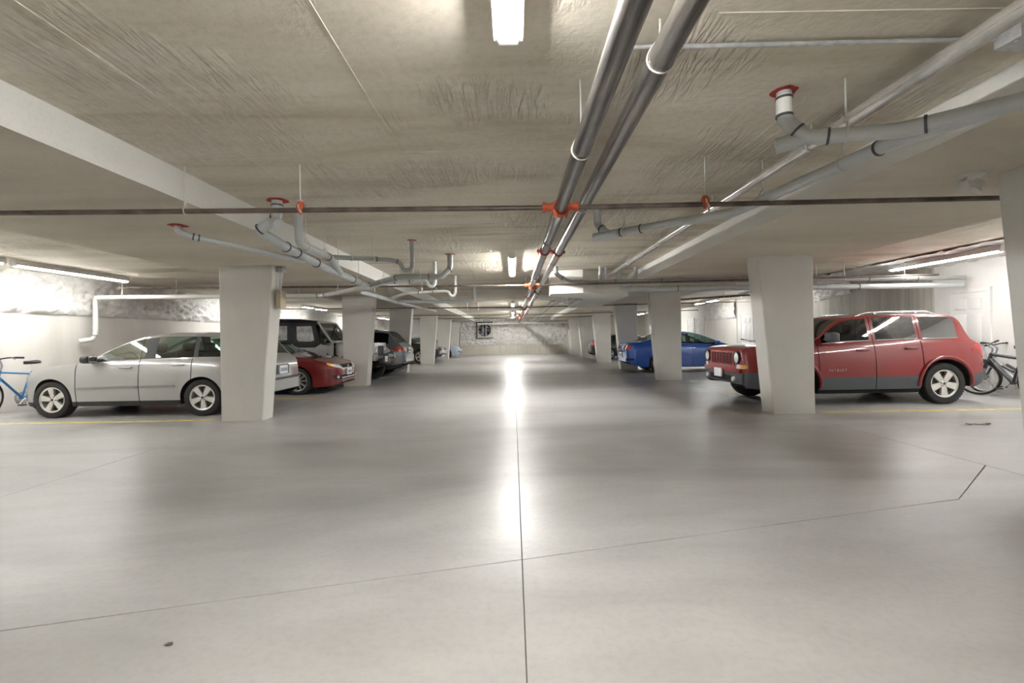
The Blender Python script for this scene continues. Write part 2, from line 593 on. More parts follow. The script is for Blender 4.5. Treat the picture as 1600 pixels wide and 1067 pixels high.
def foam_grid(name, parent, fn, nu, nv, lu, lv):
    vs, fs = [], []
    off = random.random() * 50
    for i in range(nu + 1):
        for j in range(nv + 1):
            u, v = i / nu, j / nv
            p = Vector((u * lu + off, v * lv, 3.3))
            d = 0.07 + 0.06 * noise.noise(p * 4.0) + 0.075 * noise.noise(p * 9.0) + 0.045 * noise.noise(p * 19.0)
            vv = v
            if j == 0:
                vv = v + 0.03 * noise.noise(p * 3)
                d = 0.0
            vs.append(fn(u, vv, max(0.0, d)))
    for i in range(nu):
        for j in range(nv):
            a = i * (nv + 1) + j
            fs.append((a, a + nv + 1, a + nv + 2, a + 1))
    b = MB()
    b.add(vs, fs)
    return b.build(name, 'foam', parent, 80, fix=False)


def build_columns():
    left = [(7.68, 'between the silver wagon and the aisle'), (13.2, 'between the maroon sedan and the white jeep'), (18.2, 'beside the tail of the slate SUV'),
            (24.2, 'in front of the black SUV'), (29.7, 'in front of the steel-blue car'), (34.4, 'nearest the far end wall')]
    right = [(3.43, 'closest to the camera at the picture edge'), (7.49, 'in front of the red SUV'), (13.4, 'in front of the blue sedan'),
             (18.1, 'just past the blue sedan tail'), (23.1, 'in front of the black sedan'), (28.3, 'second from the far end wall'), (33.2, 'beside the red alarm box')]
    for s, lst, nm in ((-1, left, 'left'), (1, right, 'right')):
        for y, what in lst:
            pts = [(-4.10, 0.0), (-3.88, SOFF), (-4.76, SOFF), (-4.76, 0.0)] if s < 0 else [(4.10, 0.0), (4.76, 0.0), (4.76, SOFF), (3.88, SOFF)]
            b = MB()
            bm = bmesh.new()
            m = MB().prism(pts, 'Y', y, y + 0.36)
            vs = [bm.verts.new(v) for v in m.v]
            for f in m.f:
                bm.faces.new([vs[i] for i in f])
            bmesh.ops.recalc_face_normals(bm, faces=bm.faces[:])
            ed = [e for e in bm.edges if abs(e.verts[0].co.z - e.verts[1].co.z) > 1]
            bmesh.ops.bevel(bm, geom=ed, offset=0.014, segments=1, affect='EDGES')
            me = bpy.data.meshes.new('concrete_column')
            bm.to_mesh(me)
            bm.free()
            me.materials.append(MATS['column_concrete'])
            o = link('concrete_column', me)
            tag(o, '%s row tapered concrete column %s' % (nm, what), 'column', 'tapered columns along the aisle', 'structure')


def door(n, y0, y1, label):
    r = empty('door_%d' % n, (XW, (y0 + y1) / 2, 0), 0, label, 'door', None, 'structure')
    w = (y1 - y0) / 2
    H = 2.08
    x = -0.02
    MB().box(x - 0.02, x + 0.03, -w, w, 0.01, H).build('door_leaf', 'white_paint', r)
    fr = MB()
    fr.box(x - 0.035, x + 0.03, -w - 0.09, -w - 0.004, 0, H + 0.09).box(x - 0.035, x + 0.03, w + 0.004, w + 0.09, 0, H + 0.09).box(x - 0.035, x + 0.03, -w - 0.004, w + 0.004, H + 0.004, H + 0.09)
    fr.build('door_frame', 'white_paint', r)
    for (a, b, c, d) in ((-w + 0.11, -0.04, 0.2, 0.85), (0.04, w - 0.11, 0.2, 0.85), (-w + 0.11, -0.04, 1.0, 1.62), (0.04, w - 0.11, 1.0, 1.62), (-w + 0.11, -0.04, 1.72, 1.95), (0.04, w - 0.11, 1.72, 1.95)):
        MB().rbox((x - 0.022, (a + b) / 2, (c + d) / 2), (0.02, b - a, d - c), 0.009).build('door_panel', 'white_paint', r, 30)
    h = MB()
    h.lathe([(0.0, -0.075), (0.022, -0.07), (0.028, -0.055), (0.012, -0.035), (0.012, -0.02)], 12, (x, -w + 0.06, 0.98), 'X')
    h.build('door_knob', 'chrome', r, 40)


build_shell()
build_columns()
door(1, 9.76, 10.56, 'white panelled door in the wall behind the black bicycles')
door(2, 19.35, 20.25, 'white panelled door beyond the front of the blue sedan')
door(3, 24.3, 25.15, 'white panelled door just past the foam patch, nearer of a pair')
door(4, 25.6, 26.45, 'white panelled door past the foam patch, farther of a pair')


def line(x0, x1, y, label):
    o = MB().box(x0, x1, y - 0.055, y + 0.055, 0.0002, 0.0025).build('parking_line', 'yellow_paint')
    tag(o, label, 'line marking', 'yellow stall lines')


line(-9.6, -4.95, 7.82, 'yellow stall line in front of the silver wagon')
line(-9.6, -4.35, 10.57, 'yellow stall line between silver wagon and maroon sedan')
line(-9.6, -4.0, 13.05, 'yellow stall line between maroon sedan and second left column')
line(-9.6, -4.4, 15.9, 'yellow stall line between white jeep and slate SUV')
line(4.95, 9.6, 7.62, 'yellow stall line on the near side of the red SUV')
line(4.6, 9.6, 10.35, 'yellow stall line on the far side of the red SUV')
line(4.9, 9.6, 13.2, 'yellow stall line behind the third right column')
line(4.6, 9.6, 15.75, 'yellow stall line on the near side of the blue sedan')


# ---------------------------------------------------------------- fluorescent strips
def strip_light(x, y, label, group, z=CEIL, ln=2.44, gap=0.0):
    z -= 0.04 if x > 8 and 3 < y < 15 else 0.0
    r = empty('strip_light', (x, y, z), 0, label, 'light', group)
    h = MB().prism([(-0.045, 0), (0.045, 0), (0.068, -0.094), (-0.068, -0.094)], 'Y', -ln / 2, ln / 2).build('housing', 'housing_white', r)
    for s in (-1, 1):
        MB().rbox((0, s * (ln / 2 - 0.02), -0.10), (0.10, 0.035, 0.035), 0.006).build('lamp_holder', 'housing_white', r)
    for s in (-1, 1):
        MB().tube([(s * 0.024, -ln / 2 + 0.04, -0.106), (s * 0.024, ln / 2 - 0.04, -0.106)], 0.017, 10).build('fluorescent_tube', 'tube_glow_wall' if abs(x) > 5 else 'tube_glow', r, 60)
    return r


strip_light(0.0, 1.02, 'twin-tube strip light on the aisle ceiling nearest the camera', 'aisle strip lights')
strip_light(0.0, 9.5, 'twin-tube strip light on the aisle ceiling, second from the camera', 'aisle strip lights')
strip_light(0.0, 20.7, 'twin-tube strip light on the aisle ceiling, third from the camera', 'aisle strip lights')
strip_light(0.0, 27.6, 'twin-tube strip light on the aisle ceiling, fourth from the camera', 'aisle strip lights')
strip_light(0.0, 32.0, 'twin-tube strip light on the aisle ceiling close to the end wall', 'aisle strip lights')
for x, wnm in ((-8.65, 'foam wall behind the silver wagon'), (8.45, 'white wall behind the red SUV')):
    for y, w in ((6.83 if x < 0 else 6.8, 'nearest'), (9.42 if x < 0 else 9.36, 'second'), (15.9 if x < 0 else 16.4, 'added column-hidden third'), (20.7, 'fourth'), (27.0, 'added column-hidden fifth'), (31.7, 'farthest')):  # third and fifth are added lamps, hidden by columns, to brighten the stalls
        strip_light(x, y, '%s strip light along the %s' % (w, wnm), 'wall-side strip lights')
strip_light(0.0, -6.2, 'unseen strip light added over the aisle behind the viewpoint', 'aisle strip lights')  # unseen lamp, added to light the foreground
for x in (-8.65, 8.75):
    for y, w in ((3.9, 'beside'), (-2.5, 'behind')):  # lamps added out of view to brighten the near floor
        strip_light(x, y, 'unseen strip light added over the %s stalls %s the viewpoint' % ('left' if x < 0 else 'right', w), 'wall-side strip lights')


# ---------------------------------------------------------------- pipes
def ring_pts(p, d, r, n=20, tear=0.0):
    d = Vector(d).normalized()
    s = d.cross(Vector((0, 0, 1)))
    s = s.normalized() if s.length > 1e-4 else Vector((1, 0, 0))
    u = s.cross(d)
    return [Vector(p) + s * (r * math.cos(2 * PI * k / n)) + u * (r * math.sin(2 * PI * k / n) + (tear * max(0, math.sin(2 * PI * k / n)) ** 4)) for k in range(n)]


def hanger(parent, p, d, r, ztop, mat='rod_metal'):
    p = Vector(p)
    b = MB()
    b.tube(ring_pts(p, d, r + 0.004, 20, 0.03), 0.005, 6, closed=True)
    b.tube([(p.x, p.y, p.z + r + 0.028), (p.x, p.y, ztop)], 0.0055, 6)
    b.tube([(p.x, p.y, p.z + r + 0.03), (p.x, p.y, p.z + r + 0.055)], 0.011, 6)
    b.build('hanger', mat, parent, 50)


def collar(parent, p, d, r, ln=0.06, mat=None, name='coupling'):
    p, d = Vector(p), Vector(d).normalized()
    b = MB()
    b.tube([p - d * ln / 2, p + d * ln / 2], r, 16)
    b.build(name, mat, parent, 50)


def pipe(name, label, cat, pts, r, mat, group=None, rad=0.09, collars=(), bands=(), hang=(), n=14):
    pts = [Vector(p) for p in pts]
    o = MB().tube(bend(pts, rad), r, n).build(name, mat, None, 50)
    tag(o, label, cat, group)

    def at(seg, t):
        return pts[seg].lerp(pts[seg + 1], t), (pts[seg + 1] - pts[seg])
    for seg, t in collars:
        p, d = at(seg, t)
        collar(o, p, d, r * 1.13, 0.09, mat)
    for seg, t in bands:
        p, d = at(seg, t)
        collar(o, p, d, r * 1.15, 0.014, 'clamp_band', 'clamp_ring')
    for seg, t, zt in hang:
        p, d = at(seg, t)
        hanger(o, p, d, r, zt)
    return o


def grooved(parent, p, d, r, mat='orange_iron'):
    p, d = Vector(p), Vector(d).normalized()
    s = d.cross(Vector((0, 0, 1)))
    s = s.normalized()
    b = MB()
    b.tube([p - d * 0.024, p + d * 0.024], r + 0.014, 18)
    for k in (-1, 1):
        q = p + s * k * (r + 0.025)
        b.rbox(q, (0.04, 0.045, 0.03), 0.006)
        b.tube([q - Vector((0, 0, 0.035)), q + Vector((0, 0, 0.035))], 0.007, 6)
    b.build('grooved_coupling', mat, parent, 50)


def flange(parent, x, y, z, r):
    b = MB()
    n = 22
    prof = []
    vs = [(x, y, z - 0.012)]
    for k in range(n):
        a = 2 * PI * k / n
        rr = r * (1.55 + 0.35 * noise.noise(Vector((x * 3 + math.cos(a) * 1.5, y + math.sin(a) * 1.5, 1))))
        vs.append((x + rr * math.cos(a), y + rr * math.sin(a), z - 0.002))
    b.add(vs + [(x, y, z)], [(0, 1 + k, 1 + (k + 1) % n) for k in range(n)] + [(n + 1, 1 + (k + 1) % n, 1 + k) for k in range(n)])
    b.build('firestop_collar', 'red_sealant', parent, 40)


def build_pipes():
    Z = lambda h: EYE + h
    # twin sprinkler mains along the aisle
    a = pipe('sprinkler_main', 'lower of the two dark steel mains running down the aisle', 'pipe', [(0.415, -7.5, 2.372), (0.415, 34.9, 2.372)], 0.053, 'steel_pipe', 'sprinkler mains', n=20,
             hang=[(0, (y + 7.5) / 42.4, CEIL) for y in (-0.4, 2.76, 5.4, 8.6, 12, 16, 20.5, 25.5, 30)])
    for y in (6.0, 12.6, 18.5, 24.6, 30.6):
        grooved(a, (0.415, y, 2.372), (0, 1, 0), 0.053)
    b = pipe('sprinkler_main', 'upper steel main running down the aisle right beside its lower twin', 'pipe', [(0.718, -7.5, 2.588), (0.718, 34.9, 2.588)], 0.060, 'steel_pipe', 'sprinkler mains', n=20,
             hang=[(0, (y + 7.5) / 42.4, CEIL) for y in (-0.6, 2.24, 4.75, 8.3, 12.5, 16.5, 21, 26)])
    for y in (7.3, 13.6, 19.5, 26):
        grooved(b, (0.718, y, 2.588), (0, 1, 0), 0.06, 'red_sealant')
    # sprinkler branch lines across the garage
    brs = [(4.0, 'first', 0.022, -9.3, 9.3), (10.0, 'second', 0.020, -8.2, 9.0), (17.3, 'third', 0.019, -8.5, 8.9), (23.0, 'fourth', 0.018, -8.5, 9.0), (27.0, 'fifth', 0.018, -8.5, 9.0)]
    for y, w, r, x0, x1 in brs:
        zl = 2.44 if y < 5 else 2.46
        o = pipe('sprinkler_branch', '%s thin sprinkler line crossing under the ceiling, counted from the camera' % w, 'pipe', [(x0, y, zl), (0.415, y, 2.375), (x1, y, 2.425 if y < 5 else 2.46)], r, 'thin_pipe', 'sprinkler branch lines', rad=0.3,
                 hang=[(0, 0.674, CEIL)] if y < 5 else [(0, 0.3, SOFF), (0, 0.62, SOFF)])
        for px_, zz in ((-1.78, None), (1.64, None)) if y < 5 else ():
            f = (px_ - x0) / (0.415 - x0) if px_ < 0.415 else (px_ - 0.415) / (x1 - 0.415)
            z = zl + (2.375 - zl) * f if px_ < 0.415 else 2.375 + 0.05 * f
            c = MB()
            c.lathe([(0.0, 0.075), (0.022, 0.072), (0.03, 0.05), (0.034, 0.035), (0.034, 0.0), (0.0, -0.03)], 14, (px_, y, z), 'Z')
            c.tube(ring_pts((px_, y, z), (1, 0, 0), r + 0.01, 16), 0.009, 6, closed=True)
            c.build('hanger_clamp', 'orange_iron', o, 50)
            MB().box(px_ - 0.022, px_ + 0.022, y - 0.012, y + 0.012, z + 0.07, z + 0.085).tube([(px_, y, z + 0.07), (px_, y, CEIL)], 0.006, 6).build('hanger_bracket', 'rod_metal', o)
            MB().tube(bend([(px_ - 0.005, y - 0.03, z + 0.04), (px_ + 0.0, y - 0.034, z), (px_ + 0.025, y - 0.03, z - 0.03)], 0.02), 0.007, 6).build('hook', 'rod_metal', o)
        # mechanical tee clamped round the lower main
        t = MB()
        t.tube(ring_pts((0.415, y, 2.372), (0, 1, 0), 0.060, 28), 0.019, 8, closed=True)
        for s in (-1, 1):
            t.tube([(0.415 + s * 0.06, y, 2.38), (0.415 + s * 0.125, y, 2.38)], 0.034, 14)
            t.tube([(0.415 + s * 0.125, y, 2.38), (0.415 + s * 0.15, y, 2.38)], 0.041, 14)
            t.rbox((0.415 + s * 0.045, y - 0.03, 2.315), (0.03, 0.03, 0.03), 0.006)
            t.tube([(0.415 + s * 0.045, y - 0.03, 2.28), (0.415 + s * 0.045, y - 0.03, 2.345)], 0.007, 6)
        t.build('mechanical_tee', 'orange_iron', o, 50)
    # steel main under the right side of the aisle
    c = pipe('sprinkler_pipe', 'shiny steel pipe running along the right beam', 'pipe', [(2.166, -7.0, 2.635), (2.166, 10.95, 2.635)], 0.045, 'bright_steel', n=18, hang=[(0, (y + 7) / 17.95, CEIL) for y in (0.4, 3.4, 5.1, 6.9, 8.8)])
    # right-hand drains
    d = pipe('drain_pipe', 'grey drain dropping through the red collar beside the right steel pipe', 'pipe',
             [(1.70, 2.93, CEIL), (1.70, 2.93, 2.60), (1.80, 2.88, 2.47), (2.20, 2.68, 2.42), (2.54, 2.36, 2.42), (3.3, 1.7, 2.41)], 0.044, 'pvc_grey', 'grey drains', 0.05, bands=[(0, 0.25), (0, 0.85), (1, 0.6), (2, 0.25), (3, 0.25)], hang=[(2, 0.45, CEIL)])
    flange(d, 1.70, 2.93, CEIL, 0.05)
    MB().tube([(1.70, 2.93, CEIL - 0.03), (1.70, 2.93, 2.63)], 0.047, 16).build('pipe_sleeve', 'pvc_white', d, 50)
    MB().tube([(1.80, 2.90, 2.47), (1.66, 2.97, 2.455)], 0.048, 16).build('end_cap', 'pvc_grey', d, 50)
    e = pipe('drain_pipe', 'long grey drain bending back under the right steel pipe to the aisle', 'pipe',
             [(1.02, 5.62, CEIL), (1.02, 5.62, 2.60), (1.12, 5.48, 2.46), (2.12, 4.5, 2.44), (2.34, 2.85, 2.44), (2.50, 2.42, 2.42)], 0.044, 'pvc_grey', 'grey drains', 0.06, bands=[(1, 0.4), (2, 0.12), (2, 0.3), (3, 0.92)], hang=[(2, 0.15, CEIL), (3, 0.25, CEIL), (3, 0.75, CEIL)])
    MB().tube([(1.22, 5.38, 2.455), (0.98, 5.60, 2.45)], 0.05, 16).build('end_cap', 'pvc_grey', e, 50)
    # drains across the right stalls
    pipe('drain_pipe', 'grey drain curving from the aisle ceiling across above the red SUV', 'pipe', [(0.93, 10.1, CEIL), (0.93, 10.1, 2.62), (1.2, 10.1, 2.44), (4.5, 10.1, 2.43), (9.65, 10.1, 2.40)], 0.05, 'pvc_dark', 'grey drains', 0.12,
         bands=[(1, 0.5), (2, 0.3), (2, 0.6), (3, 0.3), (3, 0.6), (3, 0.8)], hang=[(2, 0.2, CEIL), (2, 0.7, SOFF), (3, 0.5, CEIL), (3, 0.75, CEIL)])
    pipe('drain_pipe', 'thick grey drain crossing low above the red SUV roof', 'pipe', [(2.35, 10.42, CEIL), (2.35, 10.42, 2.31), (6.0, 10.42, 2.29), (8.3, 10.42, 2.27), (9.7, 10.2, 2.26)], 0.058, 'pvc_grey', 'grey drains', 0.12,
         collars=[(1, 0.06), (1, 0.5), (2, 0.4)], bands=[(1, 0.35), (2, 0.7)], hang=[(1, 0.25, SOFF), (1, 0.7, SOFF), (2, 0.3, CEIL)])
    for x, y, w in ((1.9, 10.25, 'leftmost'), (2.03, 10.3, 'middle'), (2.68, 10.3, 'rightmost')):
        o = pipe('drain_stub', 'short drain stub dropping to the pipes near the right beam, %s of three' % w, 'pipe', [(x, y, CEIL), (x, y, 2.44)], 0.035, 'pvc_grey', 'drain stubs by the right beam', collars=[(0, 0.5)])
    pipe('sprinkler_drop', 'dark sprinkler pipe with an end elbow past the third right column', 'pipe', [(7.4, 13.6, 2.42), (5.15, 14.5, 2.36), (5.0, 14.56, 2.44), (5.0, 14.56, 2.52)], 0.03, 'thin_pipe', None, 0.05, hang=[(0, 0.5, CEIL)])
    # left-hand drain cluster
    f = pipe('drain_pipe', 'grey drain dropping through the red collar by the left beam with cleanout', 'pipe',
             [(-2.48, 5.02, CEIL), (-2.48, 5.02, 2.60), (-2.70, 5.05, 2.47), (-2.58, 5.3, 2.37), (-2.58, 6.4, 2.30), (-2.62, 8.6, 2.26)], 0.054, 'pvc_grey', 'grey drains', 0.06,
             bands=[(0, 0.3), (1, 0.15), (1, 0.9), (3, 0.1), (3, 0.35), (3, 0.85), (4, 0.6)], hang=[(4, 0.3, CEIL), (4, 0.75, CEIL)])
    flange(f, -2.48, 5.02, CEIL, 0.075)
    MB().tube([(-2.52, 5.03, 2.56), (-2.42, 4.93, 2.50)], 0.06, 18).build('cleanout_cap', 'pvc_grey', f, 50)
    g = pipe('drain_pipe', 'straight vertical grey drain beside the left beam turning toward far end', 'pipe', [(-2.47, 5.5, CEIL), (-2.47, 5.5, 2.42), (-2.45, 6.4, 2.40), (-2.55, 7.0, 2.30)], 0.048, 'pvc_grey', 'grey drains', 0.08, bands=[(1, 0.9)], hang=[(1, 0.2, CEIL), (1, 0.8, CEIL)])
    h = pipe('drain_pipe', 'slim grey drain under the left beam starting at a red collar', 'pipe', [(-3.50, 4.97, SOFF), (-3.50, 4.97, 2.46), (-3.42, 5.0, 2.42), (-2.75, 5.5, 2.29), (-2.6, 5.9, 2.28)], 0.034, 'pvc_grey', 'grey drains', 0.05, bands=[(2, 0.06), (2, 0.12)])
    flange(h, -3.50, 4.97, SOFF, 0.06)
    k = pipe('drain_pipe', 'slim pipe with a U-trap hanging left of the aisle, nearest trap', 'pipe',
             [(-1.51, 7.15, CEIL), (-1.51, 7.15, 2.36), (-1.56, 7.13, 2.315), (-1.64, 7.12, 2.33), (-1.68, 7.12, 2.44), (-1.78, 7.1, 2.475), (-2.45, 6.45, 2.42)], 0.033, 'pvc_dark', 'grey drains', 0.05, bands=[(4, 0.4), (5, 0.3)], hang=[(5, 0.35, CEIL), (5, 0.7, CEIL)])
    flange(k, -1.51, 7.15, CEIL, 0.045)
    m = pipe('drain_pipe', 'grey drain angling from the left junction up to a red collar', 'pipe', [(-2.62, 8.6, 2.27), (-1.95, 8.2, 2.37), (-1.25, 8.3, 2.37), (-1.1, 8.4, 2.52), (-1.1, 8.4, CEIL)], 0.05, 'pvc_dark', 'grey drains', 0.07, bands=[(0, 0.1), (0, 0.9), (1, 0.7), (2, 0.9)], hang=[(0, 0.5, CEIL), (1, 0.5, CEIL)])
    flange(m, -1.1, 8.4, CEIL, 0.06)
    pipe('drain_pipe', 'pale drain from the left wall running behind the first left column to the junction', 'pipe',
         [(-9.72, 10.6, 1.36), (-9.55, 10.78, 1.40), (-9.52, 10.8, 1.58), (-9.52, 10.8, 2.35), (-4.35, 10.8, 2.31), (-2.66, 8.7, 2.26)], 0.05, 'pvc_white', 'grey drains', 0.07,
         collars=[(0, 0.4), (2, 0.1)], bands=[(1, 0.5), (3, 0.98), (4, 0.1)], hang=[(3, 0.12, CEIL), (3, 0.36, CEIL), (3, 0.7, SOFF), (3, 0.9, SOFF), (4, 0.4, SOFF)])
    for i, (y, x1, zz, w, mt) in enumerate(((9.2, -1.5, 2.36, 'second', 'pvc_grey'), (11.3, -1.36, 2.36, 'third', 'pvc_white'))):
        pipe('drain_pipe', 'slim drain with a U-trap hanging left of the aisle, %s trap' % w, 'pipe',
             [(x1, y, CEIL), (x1, y, 2.36), (x1 - 0.06, y, 2.29), (x1 - 0.13, y, 2.32), (x1 - 0.16, y, 2.40), (x1 - 0.28, y, 2.42), (-2.5, y, 2.38), (-3.1, y + 0.5, 2.30)], 0.034, mt, 'grey drains', 0.05, bands=[(5, 0.3), (5, 0.7)], hang=[(5, 0.2, CEIL), (5, 0.6, CEIL)])
    pipe('drain_pipe', 'grey drain with an upturned end hanging left of the aisle, beyond the traps', 'pipe', [(-1.12, 13.8, CEIL), (-1.12, 13.8, 2.36), (-1.9, 13.8, 2.35), (-3.2, 13.0, 2.32)], 0.046, 'pvc_grey', 'grey drains', 0.08, collars=[(1, 0.2)], hang=[(1, 0.5, CEIL), (1, 0.9, CEIL)])
    pipe('drain_pipe', 'grey drain running along under the left beam past the junction', 'pipe', [(-3.15, 9.7, 2.28), (-3.0, 13.0, 2.26), (-2.7, 16.5, 2.24)], 0.05, 'pvc_grey', 'grey drains', 0.1, hang=[(0, 0.3, SOFF), (0, 0.8, SOFF), (1, 0.5, SOFF)])
    pipe('drain_pipe', 'white pipe crossing high in front of the end wall', 'pipe', [(-2.6, 34.6, 2.30), (4.0, 34.6, 2.34)], 0.06, 'pvc_white', 'grey drains', hang=[(0, 0.2, CEIL), (0, 0.7, CEIL)])
    for i, (x, y, w) in enumerate(((-1.95, 20.2, 'left of'), (-1.5, 20.2, 'nearest to'))):
        pipe('drain_stub', 'white stub hanging from the far ceiling %s the aisle centre' % w, 'pipe', [(x, y, CEIL), (x, y, 2.48)], 0.035, 'pvc_white', 'white ceiling stubs', collars=[(0, 0.8)])
    # loops under the bulkhead
    pipe('drain_pipe', 'trap pipe hanging left of the dropped bulkhead', 'pipe', [(0.75, 12.6, 2.30), (1.3, 12.6, 2.28), (1.42, 12.6, 2.17), (1.55, 12.6, 2.2), (1.6, 12.6, 2.27), (1.86, 12.6, 2.28)], 0.035, 'pvc_dark', 'grey drains', 0.06)
    for x, zz, w in ((1.45, 2.56, 'left'), (1.75, 2.56, 'right')):
        pipe('conduit_run', 'pale pipe along the far aisle ceiling past the bulkhead, %s one of a pair' % w, 'pipe', [(x, 16.8, zz), (x, 33.5, zz)], 0.05, 'pvc_white', 'far ceiling pipes', hang=[(0, 0.1, CEIL), (0, 0.5, CEIL)])
    # conduit and box on the ceiling
    pipe('conduit', 'thin grey conduit clipped across the ceiling above the mains', 'conduit', [(0.55, 2.42, 2.757), (2.45, 2.40, 2.757)], 0.012, 'galvanised', collars=[(0, 0.60), (0, 0.98)])
    r = empty('junction_box', (2.56, 2.36, CEIL), 0.1, 'galvanised steel junction box on the ceiling by the right beam', 'junction box')
    MB().rbox((0, 0, -0.035), (0.17, 0.12, 0.07), 0.004).build('box_body', 'galvanised', r)
    MB().rbox((0, 0, -0.072), (0.175, 0.125, 0.005), 0.002).build('cover_plate', 'galvanised', r)
    for sx in (-1, 1):
        MB().lathe([(0.0, -0.079), (0.007, -0.078), (0.007, -0.073)], 8, (sx * 0.06, 0.02 * sx, 0), 'Z').build('screw', 'rod_metal', r)


build_pipes()


def small_fixtures():
    # twin-head emergency light on the beam soffit
    r = empty('emergency_light', (3.66, 3.76, SOFF), 0.2, 'beige twin-head emergency light under the right beam by the nearest column', 'light')
    MB().lathe([(0.0, 0.0), (0.085, 0.0), (0.085, -0.012), (0.06, -0.028), (0.0, -0.03)], 24, (0, 0, 0), 'Z').build('mounting_plate', 'pvc_white', r, 40)
    for s in (-1, 1):
        q = Matrix.Rotation(s * 0.6, 3, 'Y') @ Matrix.Rotation(0.4, 3, 'X')
        vs = MB().lathe([(0.018, 0.03), (0.028, 0.015), (0.036, -0.03), (0.05, -0.055), (0.047, -0.058), (0.0, -0.05)], 18, (0, 0, 0), 'Z')
        h = MB()
        h.add([q @ Vector(v) + Vector((s * 0.085, 0, -0.075)) for v in vs.v], vs.f)
        h.tube([(s * 0.045, 0, -0.02), (s * 0.08, 0, -0.05)], 0.011, 8)
        h.build('lamp_head', 'pvc_white', r, 40)
    # conduit, junction box and switch box on the first left column
    r = empty('column_conduit', (-3.85, 7.9, 0), 0, 'junction box and conduit feeding a beige box on the first left column', 'conduit')
    MB().rbox((0.02, -0.06, 2.47), (0.12, 0.12, 0.09), 0.01).build('junction_box', 'pvc_dark', r)
    for k, dx in enumerate((0.0, 0.03)):
        MB().tube(bend([(dx + 0.01, -0.06, 2.43), (dx + 0.0, -0.05, 2.30), (-0.02 + dx * 0.5, -0.04, 2.12)], 0.05), 0.009, 8).build('conduit_tube', 'galvanised', r, 50)
    MB().rbox((-0.005, -0.02, 1.98), (0.08, 0.2, 0.28), 0.008).build('beige_box', 'beige_box', r)
    r = empty('socket_box', (4.02, 13.55, 0), 0, 'grey socket box with conduit on the aisle face of the third right column', 'socket')
    MB().rbox((-0.05, 0.0, 1.45), (0.09, 0.16, 0.3), 0.03).build('socket_cover', 'galvanised', r, 40)
    MB().tube([(-0.14, 0, 2.5), (-0.05, 0, 1.6)], 0.014, 8).build('conduit_tube', 'pvc_dark', r, 50)
    MB().tube([(-0.03, 0, 1.3), (0.02, 0, 1.0)], 0.012, 8).build('cable', 'pvc_grey', r, 50)
    # fan on the end wall
    r = empty('exhaust_fan', (-2.13, YF - 0.1, 1.86), 0, 'dark round exhaust fan in a square frame on the end wall', 'fan')
    MB().box(-0.62, 0.62, -0.03, 0.1, -0.62, 0.62).build('back_plate', 'far_concrete', r)
    fr = MB()
    fr.box(-0.62, -0.54, -0.16, -0.03, -0.62, 0.62).box(-0.62, 0.62, -0.16, -0.03, -0.62, -0.57).box(-0.62, 0.62, -0.16, -0.03, 0.54, 0.62)
    fr.build('fan_frame', 'fan_dark', r)
    MB().lathe([(0.44, -0.12), (0.47, -0.12), (0.47, -0.03), (0.44, -0.03)], 32, (0, 0, 0), 'Y', close=True).build('fan_ring', 'fan_dark', r, 40)
    MB().lathe([(0.0, -0.04), (0.44, -0.035)], 32, (0, 0, 0), 'Y').build('fan_opening', 'liner', r)
    for k in range(5):
        q = Matrix.Rotation(2 * PI * k / 5, 3, 'Y')
        b = MB().add([q @ Vector(v) for v in ((0.05, -0.05, -0.07), (0.42, -0.05, -0.16), (0.42, -0.10, 0.10), (0.05, -0.10, 0.07))], [(0, 1, 2, 3)])
        b.build('blade', 'grey_plastic', r)
    MB().box(-0.13, -0.09, -0.17, -0.13, -0.6, 0.6).build('support_bar', 'galvanised', r)
    MB().box(0.09, 0.13, -0.17, -0.13, -0.6, 0.6).build('support_bar', 'galvanised', r)
    MB().lathe([(0.0, -0.15), (0.11, -0.14), (0.11, -0.05)], 16, (0, 0, 0), 'Y').build('motor', 'grey_plastic', r, 40)
    r = empty('panel_box', (3.06, YF - 0.16, 1.30), 0, 'small grey electrical panel on the foam of the end wall', 'electrical box')
    MB().rbox((0, 0, 0), (0.22, 0.12, 0.5), 0.01).build('box_body', 'galvanised', r)
    MB().rbox((0.0, -0.062, 0.0), (0.18, 0.012, 0.44), 0.004).build('box_cover', 'pvc_grey', r)
    r = empty('alarm_box', (4.22, YF - 0.5, 1.96), 0, 'red alarm box high on the white pilaster by the end wall', 'alarm')
    MB().rbox((0, 0, 0), (0.30, 0.1, 0.30), 0.02).build('alarm_body', 'sign_red', r)
    MB().lathe([(0.0, -0.075), (0.06, -0.07), (0.08, -0.05)], 16, (0, 0, 0), 'Y').build('alarm_lens', 'lamp_red', r, 40)
    r = empty('alarm_pull', (4.22, YF - 0.48, 1.42), 0, 'small red pull station below the red alarm box', 'alarm')
    MB().rbox((0, 0, 0), (0.12, 0.06, 0.16), 0.01).build('pull_body', 'sign_red', r)
    MB().rbox((0, -0.035, -0.02), (0.08, 0.02, 0.04), 0.006).build('pull_handle', 'plate_white', r)
    # floor litter
    n = 9
    b = MB()
    vs = []
    for i in range(n):
        for s in (-1, 1):
            vs.append((6.12 + 0.045 * i, 6.42 + s * (0.025 + 0.015 * math.sin(i * 2.1)) + 0.02 * math.sin(i), 0.004 + 0.012 * abs(math.sin(i * 1.3 + s))))
    b.add(vs, [(2 * i, 2 * i + 2, 2 * i + 3, 2 * i + 1) for i in range(n - 1)])
    tag(b.build('rag_strip', 'leaf_brown'), 'dark crumpled strip lying on the floor in front of the red SUV', 'litter')
    b = MB()
    b.add([(-1.51, 2.02, 0.002), (-1.495, 2.008, 0.006), (-1.47, 2.015, 0.003), (-1.48, 2.03, 0.007), (-1.50, 2.032, 0.004)], [(0, 1, 2, 3, 4)])
